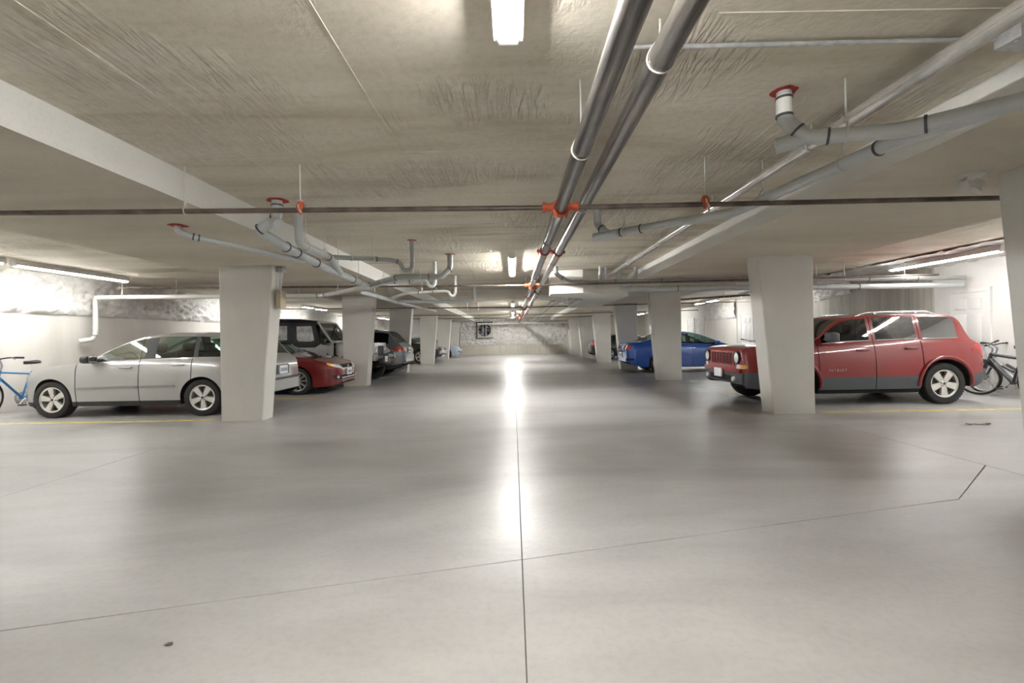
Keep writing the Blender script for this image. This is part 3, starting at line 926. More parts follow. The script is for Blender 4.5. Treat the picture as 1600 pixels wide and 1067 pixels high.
    tag(b.build('dry_leaf', 'leaf_brown'), 'tiny dark dry leaf on the bare floor near the camera', 'leaf')


small_fixtures()


# ---------------------------------------------------------------- cars
def pchip(keys):
    xs = [k[0] for k in keys]
    ys = [k[1] for k in keys]
    n = len(xs)
    h = [xs[i + 1] - xs[i] for i in range(n - 1)]
    d = [(ys[i + 1] - ys[i]) / h[i] for i in range(n - 1)]
    m = [0.0] * n
    m[0], m[-1] = d[0], d[-1]
    for i in range(1, n - 1):
        if d[i - 1] * d[i] > 0:
            w1, w2 = 2 * h[i] + h[i - 1], h[i] + 2 * h[i - 1]
            m[i] = (w1 + w2) / (w1 / d[i - 1] + w2 / d[i])

    def f(x):
        if x <= xs[0]:
            return ys[0]
        if x >= xs[-1]:
            return ys[-1]
        lo = 0
        while xs[lo + 1] < x:
            lo += 1
        t = (x - xs[lo]) / h[lo]
        t2, t3 = t * t, t * t * t
        return ((2 * t3 - 3 * t2 + 1) * ys[lo] + (t3 - 2 * t2 + t) * h[lo] * m[lo] + (-2 * t3 + 3 * t2) * ys[lo + 1] + (t3 - t2) * h[lo] * m[lo + 1])
    return f


TY = {}


def wheel(parent, x, y, r, w, side, style):
    """tyre (a part) with its rim and centre cap as sub-parts; side = -1 faces -y"""
    key = (round(r, 3), round(w, 3), style)
    if key not in TY:
        rr = r * {'volvo': 0.68, 'suv': 0.66, 'multi': 0.72, 'five': 0.70, 'jeep': 0.55}[style]
        hw = w / 2
        t = MB()
        prof = [(rr, -hw * 0.80), (rr + 0.02, -hw * 0.98), (r * 0.90, -hw), (r * 0.965, -hw * 0.93), (r * 0.992, -hw * 0.78), (r, -hw * 0.55), (r, hw * 0.55), (r * 0.992, hw * 0.78), (r * 0.965, hw * 0.93), (r * 0.90, hw), (rr + 0.02, hw * 0.98), (rr, hw * 0.80)]
        t.lathe(prof, 44, close=True)
        for k in range(44):          # shallow tread blocks
            a = 2 * PI * k / 44
            for q in (-0.32, 0.0, 0.32):
                aa = a + (0.04 if q == 0 else 0)
                c = Vector((math.cos(aa) * (r + 0.001), q * w, math.sin(aa) * (r + 0.001)))
                t.rbox(c, (0.006, w * 0.24, 0.032), 0.001, Matrix.Rotation(-aa, 3, 'Y'), seg=1)
        to = t.build('wheel', 'tyre', None, 40)
        b = MB()
        b.lathe([(rr - 0.004, -hw * 0.84), (rr + 0.006, -hw * 0.86), (rr + 0.006, -hw * 0.80), (rr - 0.02, -hw * 0.72), (rr - 0.03, hw * 0.2), (rr - 0.02, hw * 0.8)], 44)
        face = -hw * 0.62
        nsp = {'volvo': 5, 'suv': 5, 'multi': 10, 'five': 5, 'jeep': 5}[style]
        for k in range(nsp):
            a = 2 * PI * (k + 0.25) / nsp
            q = Matrix.Rotation(-a, 3, 'Y')
            w0, w1 = {'volvo': (0.032, 0.052), 'suv': (0.040, 0.062), 'multi': (0.016, 0.016), 'five': (0.022, 0.034), 'jeep': (0.05, 0.07)}[style]
            ri = 0.045
            vs = [(ri, face - 0.006, -w0), (rr - 0.012, face - 0.012, -w1), (rr - 0.012, face - 0.012, w1), (ri, face - 0.006, w0), (ri, face + 0.03, -w0 * 1.1), (rr - 0.012, face + 0.03, -w1 * 1.1), (rr - 0.012, face + 0.03, w1 * 1.1), (ri, face + 0.03, w0 * 1.1)]
            b.add([q @ Vector(v) for v in vs], [(0, 1, 2, 3), (0, 4, 5, 1), (3, 2, 6, 7), (4, 7, 6, 5), (1, 5, 6, 2), (0, 3, 7, 4)])
        b.lathe([(0.0, face - 0.018), (0.03, face - 0.018), (0.05, face - 0.01), (0.066, face + 0.02)], 24)
        ro = b.build('rim', 'alloy', to, 35)
        c = MB()
        for k in range(5):
            a = 2 * PI * (k + 0.75) / 5
            c.lathe([(0.0, face - 0.016), (0.009, face - 0.015), (0.009, face + 0.01)], 8, (0.045 * math.cos(a), 0, 0.045 * math.sin(a)))
        c.lathe([(0.0, face - 0.022), (0.022, face - 0.021), (0.026, face - 0.015)], 16)
        co = c.build('wheel_nuts', 'alloy_dark', to, 40)
        d = MB()
        d.lathe([(0.0, face + 0.05), (rr - 0.05, face + 0.05), (rr - 0.05, face + 0.06)], 28)
        do = d.build('brake_disc', 'alloy_dark', to, 40)
        b2 = MB().lathe([(0.0, face + 0.075), (rr - 0.025, face + 0.075)], 28)
        b2.build('brake_backing', 'liner', to)
        TY[key] = to
        o = to
    else:
        o = copy_tree(TY[key])
    o.parent = parent
    o.location = (x, y, r)
    o.rotation_euler = (0, 0, 0 if side < 0 else PI)
    o.rotation_euler.rotate_axis('Y', (x * 1.7 + side * 0.4) % 1.25)
    return o


class Car:
    def __init__(s, name, label, paint_m, L, bot, belt, top, wid, wheels, r, loc, rz, wins, seams, doors, cowl, rear, glass='glass_green', glass_rear=None, clad=None, clad_m='black_plastic', tum=0.30, tw=0.21, style='five', group='parked cars', category='car', arch=0.055, low=False, door_z=0.0):
        s.root = empty(name, loc, rz, label, category, group)
        s.L, s.paint = L, paint_m
        s.bot, s.belt, s.top, s.wid = pchip(bot), pchip(belt), pchip(top), pchip(wid)
        s.wheels, s.r, s.ra = wheels, r, r + arch
        s.tum = tum
        s.cl = pchip(clad) if clad else pchip([(0, 0.30), (L, 0.32)])
        has_clad = clad is not None
        W = max(k[1] for k in wid)
        s.W = W
        # stations
        st = set([0, L])
        n = int(L / (0.16 if low else 0.075))
        for i in range(n + 1):
            st.add(L * i / n)
        for keys in (top, wid, belt):
            for k in keys:
                st.add(k[0])
        for xc in wheels:
            m = 12 if low else 22
            for i in range(m + 1):
                st.add(xc - s.ra * math.cos(PI * i / m) * 0.9999)
            st.add(xc - s.ra - 0.002)
            st.add(xc + s.ra + 0.002)
        for w in wins:
            st.update(w[:2])
        for c in (cowl, rear):
            st.update(c)
        for q in seams:
            st.update((q - 0.0062, q - 0.0042, q + 0.0042, q + 0.0062))
        xs = sorted(st)
        keep = [xs[0]]
        hard = set()
        for q in seams:
            hard.update((round(q - 0.0062, 5), round(q - 0.0042, 5), round(q + 0.0042, 5), round(q + 0.0062, 5)))
        for x in xs[1:]:
            near_seam = any(abs(x - q) < 0.012 for q in seams) and round(x, 5) not in hard
            if near_seam:
                continue
            if x - keep[-1] < (0.0015):
                continue
            keep.append(x)
        xs = keep
        secs = [s.section(x, any(abs(x - q) < 0.005 for q in seams)) for x in xs]
        parts = {}

        def put(key, quad, mi):
            p = parts.setdefault(key, ({}, [], [], []))
            idx = []
            for v in quad:
                kk = (round(v[0], 5), round(v[1], 5), round(v[2], 5))
                if kk not in p[0]:
                    p[0][kk] = len(p[1])
                    p[1].append(kk)
                i = p[0][kk]
                if i not in idx:
                    idx.append(i)
            if len(idx) >= 3:
                p[2].append(tuple(idx))
                p[3].append(mi)
        nr = len(secs[0])
        for i in range(len(xs) - 1):
            xm = (xs[i] + xs[i + 1]) / 2
            seam = any(abs(xm - q) < 0.0055 for q in seams)
            for j in range(nr - 1):
                a, b, c, d = secs[i][j], secs[i + 1][j], secs[i + 1][j + 1], secs[i][j + 1]
                for sg in (-1, 1):
                    key, mi = ('body',), 0
                    if j <= 6:
                        for k, dr in enumerate(doors):
                            if dr[0] < xm < dr[1] and not seam and min(a[2], d[2]) > door_z - 1:
                                key = ('door', k, sg)
                        if j <= 1 and has_clad:
                            mi = 1
                        if seam:
                            mi = 2
                    if j in (8, 9):
                        for k, w in enumerate(wins):
                            if w[0] < xm < w[1]:
                                key = ('side_window', k, sg)
                            elif len(w) > 2 and w[1] <= xm <= w[2]:
                                key = ('pillar_trim', k, sg)
                    if j >= 12:
                        if cowl[0] < xm < cowl[1]:
                            key = ('windscreen',)
                        elif rear[0] < xm < rear[1]:
                            key = ('rear_window',)
                    q = [(p[0], p[1] * sg, p[2]) for p in ((a, b, c, d) if sg > 0 else (d, c, b, a))]
                    put(key, q, mi)
        for sec, flip in ((secs[0], False), (secs[-1], True)):
            for j in range(nr - 1):
                a, d = sec[j], sec[j + 1]
                q = [(a[0], a[1], a[2]), (a[0], -a[1], a[2]), (d[0], -d[1], d[2]), (d[0], d[1], d[2])]
                put(('body',), q, 1 if (has_clad and j <= 1) else 0)
        s.objs = {}
        for key, (_, vs, fs, ms) in parts.items():
            b = MB()
            b.v, b.f, b.m = vs, fs, ms
            k = key[0]
            if k in ('side_window', 'windscreen', 'rear_window'):
                g = glass
                if glass_rear and ((k == 'side_window' and key[1] >= 1) or k == 'rear_window'):
                    g = glass_rear
                o = b.build(k, g, s.root, 60, fix=False)
            elif k == 'pillar_trim':
                o = b.build(k, 'black_plastic', s.root, 60, fix=False)
            else:
                o = b.build(k, [paint_m, clad_m, 'seam_black'], s.root, 38, fix=False)
            s.objs[key] = o
        # wheel arches, underbody, cabin tub
        for xc in wheels:
            for sg in (-1, 1):
                b = MB()
                m = 18
                vs = []
                for i in range(m + 1):
                    a = PI * i / m
                    x, z = xc - s.ra * math.cos(a), r + s.ra * math.sin(a)
                    if i in (0, m):
                        z = min(z, s.bot(x) + 0.02)
                    y = s.half(x, max(z, s.bot(x))) - 0.004
                    vs += [(x, sg * y, z), (x, sg * (W - 0.36), z)]
                b.add(vs, [(2 * i, 2 * i + 2, 2 * i + 3, 2 * i + 1) for i in range(m)])
                b.build('arch_liner', 'liner', s.root, 60, fix=False)
                wheel(s.root, xc, sg * (W - tw / 2 - 0.025), r, tw, sg, style)
        f, q = wheels
        u = MB()
        u.box(0.45, L - 0.4, -(W - 0.37), W - 0.37, 0.24, 0.5)
        u.box(f + s.ra, q - s.ra, -(W - 0.06), W - 0.06, 0.21, 0.4)
        u.box(f + s.ra, q - s.ra, -(W - 0.14), -(W - 0.16), 0.4, s.belt(f + 1.0) - 0.07)
        u.box(f + s.ra, q - s.ra, W - 0.16, W - 0.14, 0.4, s.belt(f + 1.0) - 0.07)
        u.box(q - s.ra, L - 0.35, -(W - 0.37), W - 0.37, 0.5, 0.62)
        u.box(0.4, cowl[0] - 0.05, -(W - 0.2), W - 0.2, 0.45, s.belt(0.5) - 0.08)
        u.build('underbody', 'liner', s.root)

    def bottom(s, x):
        z = s.bot(x)
        for xc in s.wheels:
            d = abs(x - xc)
            if d < s.ra:
                z = max(z, s.r + math.sqrt(max(0, s.ra ** 2 - d * d)))
        return z

    def half(s, x, z):
        w = s.wid(x)
        q = z - 0.58
        return w * (1 - (0.055 * (q / 0.45) ** 2 if q > 0 else 0.05 * (q / 0.4) ** 2))

    def section(s, x, recess=False):
        z0, zb = s.bottom(x), s.belt(x)
        zt = max(s.top(x), zb + 0.015)
        cl = min(s.cl(x), zb - 0.05)
        b0 = min(s.bot(x), cl - 0.02)
        zz = [b0, (b0 + cl) / 2, cl, cl + (zb - cl) * 0.36, cl + (zb - cl) * 0.68, cl + (zb - cl) * 0.9, zb]
        out = []
        for z in zz:
            z = max(z, min(z0, zb - 0.005))
            y = s.half(x, z) - (0.012 if recess else 0)
            if z == zb:
                y -= 0.012
            out.append((x, y, z))
        yb = out[-1][1]
        g = zt - zb
        crown = min(0.05, 0.30 * g)
        zr = zt - crown
        for t in (0.03, 0.08, 0.5, 0.91, 1.0):
            y = max(0.1, yb - 0.010 - s.tum * (zr - zb) * (t ** 1.15) - (0.03 if t == 1.0 and g > 0.25 else 0))
            out.append((x, y, zb + (zr - zb) * t))
        yr = out[-1][1]
        for q in (0.93, 0.65, 0.33, 0.0):
            out.append((x, yr * q, zr + crown * (1 - q * q)))
        return out

    def inside(s, x, y, z):
        y = abs(y)
        zb = s.belt(x)
        if z < s.bot(x):
            return False
        if z <= zb:
            return y <= s.half(x, z)
        zt = s.top(x)
        if z > zt:
            return False
        yb = s.half(x, zb)
        g = zt - zb
        return y <= yb - s.tum * (z - zb) and z <= zt - min(0.05, 0.3 * g) * (y / yb) ** 2

    def front_x(s, y, z, end):
        lo, hi = (0.0, 1.4)
        f = (lambda t: s.inside(t, y, z)) if end == 'front' else (lambda t: s.inside(s.L - t, y, z))
        if f(0.0):
            return 0.0 if end == 'front' else s.L
        t = 0.0
        while t < hi and not f(t):
            t += 0.01
        a, b = t - 0.01, t
        for _ in range(8):
            m = (a + b) / 2
            if f(m):
                b = m
            else:
                a = m
        return b if end == 'front' else s.L - b

    def patch_end(s, name, mat, corners, end='front', off=0.006, nu=8, nv=4, mirror=False, parent=None, thick=0.03):
        dirn = -1 if end == 'front' else 1
        for sg in ((1, -1) if mirror else (1,)):
            b = MB()
            vs = []
            A, B, C, D = [Vector(c) for c in corners]
            for i in range(nu + 1):
                for j in range(nv + 1):
                    u, v = i / nu, j / nv
                    p = (A * (1 - u) + B * u) * (1 - v) + (D * (1 - u) + C * u) * v
                    x = s.front_x(p.x, p.y, end)
                    vs.append((x + dirn * off, p.x * sg, p.y))
            s._shell(b, vs, nu, nv, (-dirn * thick, 0, 0))
            b.build(name, mat, parent or s.root, 50)

    def _shell(s, b, vs, nu, nv, dv):
        n = len(vs)
        d = Vector(dv)
        back = [tuple(Vector(v) + d) for v in vs]
        fs = []
        for i in range(nu):
            for j in range(nv):
                a = i * (nv + 1) + j
                fs.append((a, a + 1, a + nv + 2, a + nv + 1))
                fs.append((n + a, n + a + nv + 1, n + a + nv + 2, n + a + 1))
        rim = [i * (nv + 1) for i in range(nu + 1)] + [nu * (nv + 1) + j for j in range(1, nv + 1)] + [i * (nv + 1) + nv for i in range(nu - 1, -1, -1)] + [j for j in range(nv - 1, 0, -1)]
        for k in range(len(rim)):
            a, c = rim[k], rim[(k + 1) % len(rim)]
            fs.append((a, c, n + c, n + a))
        b.add(list(vs) + back, fs)

    def patch_side(s, name, mat, corners, sides=(-1, 1), off=0.008, nu=10, nv=3, parent=None, thick=0.02):
        out = []
        for sg in sides:
            b = MB()
            vs = []
            A, B, C, D = [Vector(c) for c in corners]
            for i in range(nu + 1):
                for j in range(nv + 1):
                    u, v = i / nu, j / nv
                    p = (A * (1 - u) + B * u) * (1 - v) + (D * (1 - u) + C * u) * v
                    vs.append((p.x, sg * (s.half(p.x, p.y) + off), p.y))
            s._shell(b, vs, nu, nv, (0, -sg * thick, 0))
            out.append(b.build(name, mat, parent or s.root, 50))
        return out

    def handles(s, spots, mat=None):
        for k, (x, z) in enumerate(spots):
            for sg in (-1, 1):
                y = sg * (s.half(x, z) + 0.012)
                b = MB()
                b.rbox((x, y + sg * 0.014, z), (0.21, 0.022, 0.030), 0.009)
                b.rbox((x - 0.085, y, z), (0.03, 0.03, 0.026), 0.006)
                b.rbox((x + 0.085, y, z), (0.03, 0.03, 0.026), 0.006)
                b.build('door_handle', mat or s.paint, s.objs.get(('door', k, sg), s.root), 40)

    def mirrors(s, x, z, mat, size=(0.16, 0.20, 0.13)):
        for sg in (-1, 1):
            y = sg * (s.half(x, z - 0.05) + 0.02)
            b = MB()
            b.rbox((x, y + sg * 0.09, z), size, 0.045, Matrix.Rotation(sg * 0.12, 3, 'Z'), seg=3)
            b.rbox((x - 0.01, y - sg * 0.01, z - 0.04), (0.09, 0.09, 0.03), 0.01)
            o = b.build('wing_mirror', mat, s.root, 50)
            g = MB().rbox((x + size[0] / 2, y + sg * 0.09, z), (0.008, size[1] * 0.8, size[2] * 0.75), 0.003)
            g.build('mirror_glass', 'chrome', o)

    def cabin(s, seats, wheel_x=None, dash_x=None, mat='interior_dark', zb=0.55):
        for (x, y, w) in seats:
            b = MB()
            b.rbox((x, y, zb), (0.5, w, 0.16), 0.05)
            b.rbox((x + 0.30, y, zb + 0.32), (0.14, w * 0.95, 0.62), 0.05, Matrix.Rotation(0.22, 3, 'Y'))
            for dy in ((0,) if w < 0.8 else (-w * 0.3, w * 0.3)):
                b.rbox((x + 0.40, y + dy, zb + 0.72), (0.10, 0.26, 0.18), 0.045, Matrix.Rotation(0.15, 3, 'Y'))
            b.build('seat', mat, s.root, 50)
        if dash_x:
            b = MB()
            b.rbox((dash_x, 0, s.belt(dash_x) - 0.10), (0.5, s.W * 2 - 0.34, 0.24), 0.08)
            b.build('dashboard', 'interior_dark', s.root, 50)
        if wheel_x:
            b = MB()
            c = Vector((wheel_x, -0.37, s.belt(wheel_x) + 0.0))
            q = Matrix.Rotation(-0.45, 3, 'Y')
            pts = [q @ Vector((0, 0.185 * math.cos(2 * PI * k / 24), 0.185 * math.sin(2 * PI * k / 24))) + c for k in range(24)]
            b.tube(pts, 0.016, 8, closed=True)
            b.rbox(c, (0.05, 0.14, 0.10), 0.03, q)
            b.tube([q @ Vector((0, -0.18, 0)) + c, q @ Vector((0, 0.18, 0)) + c], 0.014, 6)
            b.tube([c, c + Vector((-0.3, 0, -0.12))], 0.03, 8)
            b.build('steering_wheel', 'black_plastic', s.root, 50)

    def plate(s, end, z, y=0.0, w=0.31, h=0.155, ink=True):
        x = s.front_x(0.0, z, end)
        d = -1 if end == 'front' else 1
        o = MB().rbox((x + d * 0.022, y, z), (0.035, w, h), 0.006).build('number_plate', 'plate_white', s.root)
        if ink:
            b = MB()
            for k in range(6):
                yy = y - w * 0.36 + k * w * 0.144
                b.box(x + d * 0.040, x + d * 0.042, yy - 0.012, yy + 0.012, z - 0.035, z + 0.03)
            b.build('plate_lettering', 'plate_ink', o)
        return o

    def rails(s, x0, x1, inset, mat='black_plastic'):
        for sg in (-1, 1):
            pts = []
            for i in range(9):
                x = x0 + (x1 - x0) * i / 8
                sec = s.section(x)
                y, z = sec[12][1], sec[12][2]
                pts.append((x, sg * (y - inset), z + (0.052 if 0 < i < 8 else 0.0)))
            s_ = MB().tube(bend(pts, 0.06, 3), 0.014, 8)
            for i in (2, 6):
                p = pts[i]
                s_.rbox((p[0], p[1], p[2] - 0.025), (0.05, 0.02, 0.05), 0.006)
            s_.build('roof_rail', mat, s.root, 50)


def red_suv():
    c = Car('red_suv', 'red boxy SUV parked nose to the aisle behind the second right column', 'paint_red', 4.29,
            [(0, .40), (.1, .33), (.4, .30), (.6, .28), (3.9, .28), (4.15, .34), (4.29, .44)],
            [(0, .88), (.03, .95), (.12, .99), (.4, 1.03), (.9, 1.06), (1.5, 1.08), (2.5, 1.10), (3.6, 1.115), (4.0, 1.12), (4.12, 1.08), (4.22, 1.0), (4.29, .86)],
            [(0, .93), (.03, 1.0), (.12, 1.045), (.6, 1.095), (1.12, 1.125), (1.2, 1.14), (1.72, 1.50), (1.88, 1.57), (2.1, 1.60), (2.6, 1.625), (3.4, 1.625), (3.76, 1.61), (3.88, 1.56), (4.04, 1.15), (4.10, 1.10), (4.22, 1.02), (4.29, .89)],
            [(0, .72), (.025, .775), (.1, .82), (.3, .85), (.8, .872), (1.2, .878), (3.8, .878), (4.0, .86), (4.18, .82), (4.26, .77), (4.29, .72)],
            (.88, 3.515), .357, (4.0, 9.1, 0), 0,
            [(1.40, 2.24), (2.36, 3.08), (3.18, 3.80)], [1.31, 2.30, 3.13], [(1.31, 2.30), (2.30, 3.13)], (1.26, 1.78), (3.87, 4.03),
            'glass_dark', 'glass_dark', [(0, .60), (.3, .60), (.5, .50), (3.6, .50), (4.0, .50), (4.1, .54), (4.29, .56)], 'grey_plastic', 0.26, 0.215, 'suv', arch=0.075)
    # flared arches
    for xc in c.wheels:
        for sg in (-1, 1):
            pts = []
            for k in range(17):
                a = PI * (k / 16) * 1.04 - 0.02 * PI
                x, z = xc - (c.ra + 0.035) * math.cos(a), c.r + (c.ra + 0.035) * math.sin(a) * 1.0
                pts.append((x, sg * (c.half(x, z) + 0.004), z))
            MB().tube(pts, 0.030, 8, flat=1.0).build('arch_flare', 'paint_red', c.root, 60)
    c.handles([(2.08, .965), (2.93, .985)])
    c.mirrors(1.50, 1.20, 'grey_plastic', (0.14, 0.24, 0.17))
    c.cabin([(1.75, -.37, .5), (1.75, .37, .5), (2.65, 0, 1.2)], 1.55, 1.32, 'interior_dark', .62)
    c.rails(2.15, 3.62, 0.03, 'chrome')
    # front: seven-slot grille, round lamps, indicators, bumper
    c.patch_end('grille_panel', 'paint_red', [(-.52, .70), (.52, .70), (.50, .965), (-.50, .965)], off=.012, nu=10)
    for k in range(7):
        y = (k - 3) * .128
        c.patch_end('grille_slot', 'seam_black', [(y - .035, .73), (y + .035, .73), (y + .035, .935), (y - .035, .935)], off=.016, nu=2, nv=2)
        c.patch_end('grille_surround', 'paint_red', [(y - .050, .72), (y - .038, .72), (y - .038, .945), (y - .050, .945)], off=.022, nu=1, nv=2)
    for sg in (-1, 1):
        x = c.front_x(.61, .85, 'front')
        h = MB().lathe([(0.0, -.045), (.06, -.04), (.095, -.02), (.10, .03)], 28, (x, sg * .625, .855), 'X')
        o = h.build('headlamp', 'lamp_clear', c.root, 40)
        MB().lathe([(.095, -.03), (.115, -.03), (.118, .06), (.095, .06)], 28, (x, sg * .625, .855), 'X', close=True).build('lamp_bezel', 'black_plastic', o, 40)
    c.patch_end('indicator', 'lamp_clear', [(.60, .665), (.80, .665), (.80, .735), (.63, .735)], off=.01, mirror=True)
    c.patch_end('indicator_lens', 'lamp_amber', [(.74, .67), (.815, .67), (.815, .73), (.74, .73)], off=.014, mirror=True)
    c.patch_end('bumper_bar', 'paint_red', [(-.76, .585), (.76, .585), (.76, .66), (-.76, .66)], off=.045, nu=16, thick=.09)
    c.patch_end('lower_bumper', 'grey_plastic', [(-.78, .39), (.78, .39), (.79, .585), (-.79, .585)], off=.035, nu=16, thick=.08)
    c.patch_end('air_intake', 'seam_black', [(-.42, .43), (.42, .43), (.45, .53), (-.45, .53)], off=.04, nu=8)
    for sg in (-1, 1):
        x = c.front_x(.50, .47, 'front')
        MB().lathe([(0.0, -.07), (.04, -.065), (.05, -.04), (.05, .02)], 18, (x, sg * .56, .47), 'X').build('fog_lamp', 'lamp_clear', c.root, 40)
    c.plate('front', .56, 0.0, .31, .16, False).location.x = -.05
    # rear
    c.patch_end('tail_lamp', 'lamp_red', [(.66, .80), (.80, .80), (.80, 1.06), (.68, 1.06)], 'rear', .008, mirror=True)
    c.patch_end('rear_bumper', 'grey_plastic', [(-.78, .45), (.78, .45), (.78, .60), (-.78, .60)], 'rear', .04, 14, thick=.09)
    c.patch_side('side_marker', 'lamp_red', [(4.0, .92), (4.03, .92), (4.03, .96), (4.0, .96)], (-1, 1), .006, 2, 2)
    # badge lettering on the front door
    cu = bpy.data.curves.new('badge_lettering', 'FONT')
    cu.body = 'PATRIOT'
    cu.size = .062
    cu.space_character = 1.35
    cu.extrude = .002
    cu.align_x = 'CENTER'
    cu.materials.append(MATS['chrome'])
    tmp = bpy.data.objects.new('badge_lettering', cu)
    col.objects.link(tmp)
    me = bpy.data.meshes.new_from_object(tmp)
    bpy.data.objects.remove(tmp)
    o = link('badge_lettering', me, c.root)
    o.location = (1.62, -(c.half(1.6, .62) + .006), .60)
    o.rotation_euler = (PI / 2, 0, 0)
    # chrome strip around side glass
    for k, w in enumerate(((1.40, 2.24), (2.36, 3.08), (3.18, 3.80))):
        for sg in (-1, 1):
            pts = [(x, sg * (c.section(x)[8][1] + .004), c.section(x)[8][2]) for x in (w[0], (w[0] + w[1]) / 2, w[1])]
            MB().tube(pts, .007, 6).build('window_trim', 'chrome', c.objs[('side_window', k, sg)], 50)


def silver_wagon():
    c = Car('silver_wagon', 'silver station wagon parked nose to the left wall', 'paint_silver', 4.51,
            [(0, .30), (.15, .21), (.5, .19), (1.0, .2), (4.0, .2), (4.3, .24), (4.51, .34)],
            [(0, .52), (.05, .62), (.2, .71), (.6, .82), (1.2, .91), (1.6, .955), (2.4, .975), (3.5, .995), (4.2, 1.0), (4.38, .97), (4.47, .9), (4.51, .80)],
            [(0, .55), (.05, .66), (.2, .77), (.6, .885), (1.0, .95), (1.32, .985), (1.40, 1.0), (1.85, 1.235), (2.15, 1.375), (2.42, 1.45), (2.8, 1.49), (3.3, 1.487), (3.8, 1.455), (4.02, 1.42), (4.33, 1.04), (4.39, .995), (4.47, .92), (4.51, .83)],
            [(0, .26), (.03, .38), (.1, .50), (.25, .66), (.5, .80), (.85, .885), (3.7, .885), (4.1, .865), (4.35, .82), (4.46, .76), (4.51, .68)],
            (.87, 3.51), .320, (-8.99, 9.16, 0), 0,
            [(1.60, 2.50, 2.68), (2.68, 3.33, 3.42), (3.42, 4.06)], [1.315, 2.42, 3.34], [(1.315, 2.42), (2.42, 3.34)], (1.46, 2.36), (4.03, 4.31),
            'glass_green', 'glass_green', [(0, .27), (.4, .27), (.8, .285), (3.9, .285), (4.51, .36)], 'black_plastic', .31, .205, 'volvo', arch=.05)
    c.patch_side('side_moulding', 'moulding_silver', [(1.36, .49), (2.40, .505), (2.40, .545), (1.36, .53)], (-1, 1), .016, 8, 2)
    c.patch_side('side_moulding', 'moulding_silver', [(2.44, .505), (3.05, .515), (3.05, .555), (2.44, .545)], (-1, 1), .016, 8, 2)
    c.handles([(2.20, .87), (3.12, .90)])
    c.mirrors(1.62, 1.02, 'black_plastic', (0.17, 0.2, 0.125))
    c.cabin([(2.05, -.37, .5), (2.05, .37, .5), (2.95, 0, 1.25)], 1.93, 1.60, 'interior_dark', .48)
    c.patch_end('headlamp', 'lamp_clear', [(.24, .56), (.56, .60), (.62, .72), (.32, .66)], off=.008, nu=10, mirror=True)
    c.patch_end('grille', 'seam_black', [(-.28, .42), (.28, .42), (.34, .62), (-.34, .62)], off=.01)
    c.patch_end('lower_intake', 'seam_black', [(-.5, .27), (.5, .27), (.5, .37), (-.5, .37)], off=.008)
    c.patch_side('tail_lamp', 'lamp_red', [(4.14, .74), (4.40, .74), (4.36, .96), (4.16, .98)], (-1, 1), .008, 6, 5)
    c.patch_end('rear_bumper', 'paint_silver', [(-.80, .36), (.80, .36), (.80, .56), (-.80, .56)], 'rear', .035, 14, thick=.09)
    c.patch_end('bumper_strip', 'grey_plastic', [(-.80, .565), (.80, .565), (.80, .595), (-.80, .595)], 'rear', .04, 14, thick=.06)
    c.patch_end('plate_recess', 'grey_plastic', [(-.27, .66), (.27, .66), (.27, .84), (-.27, .84)], 'rear', .006)
    c.plate('rear', .745)


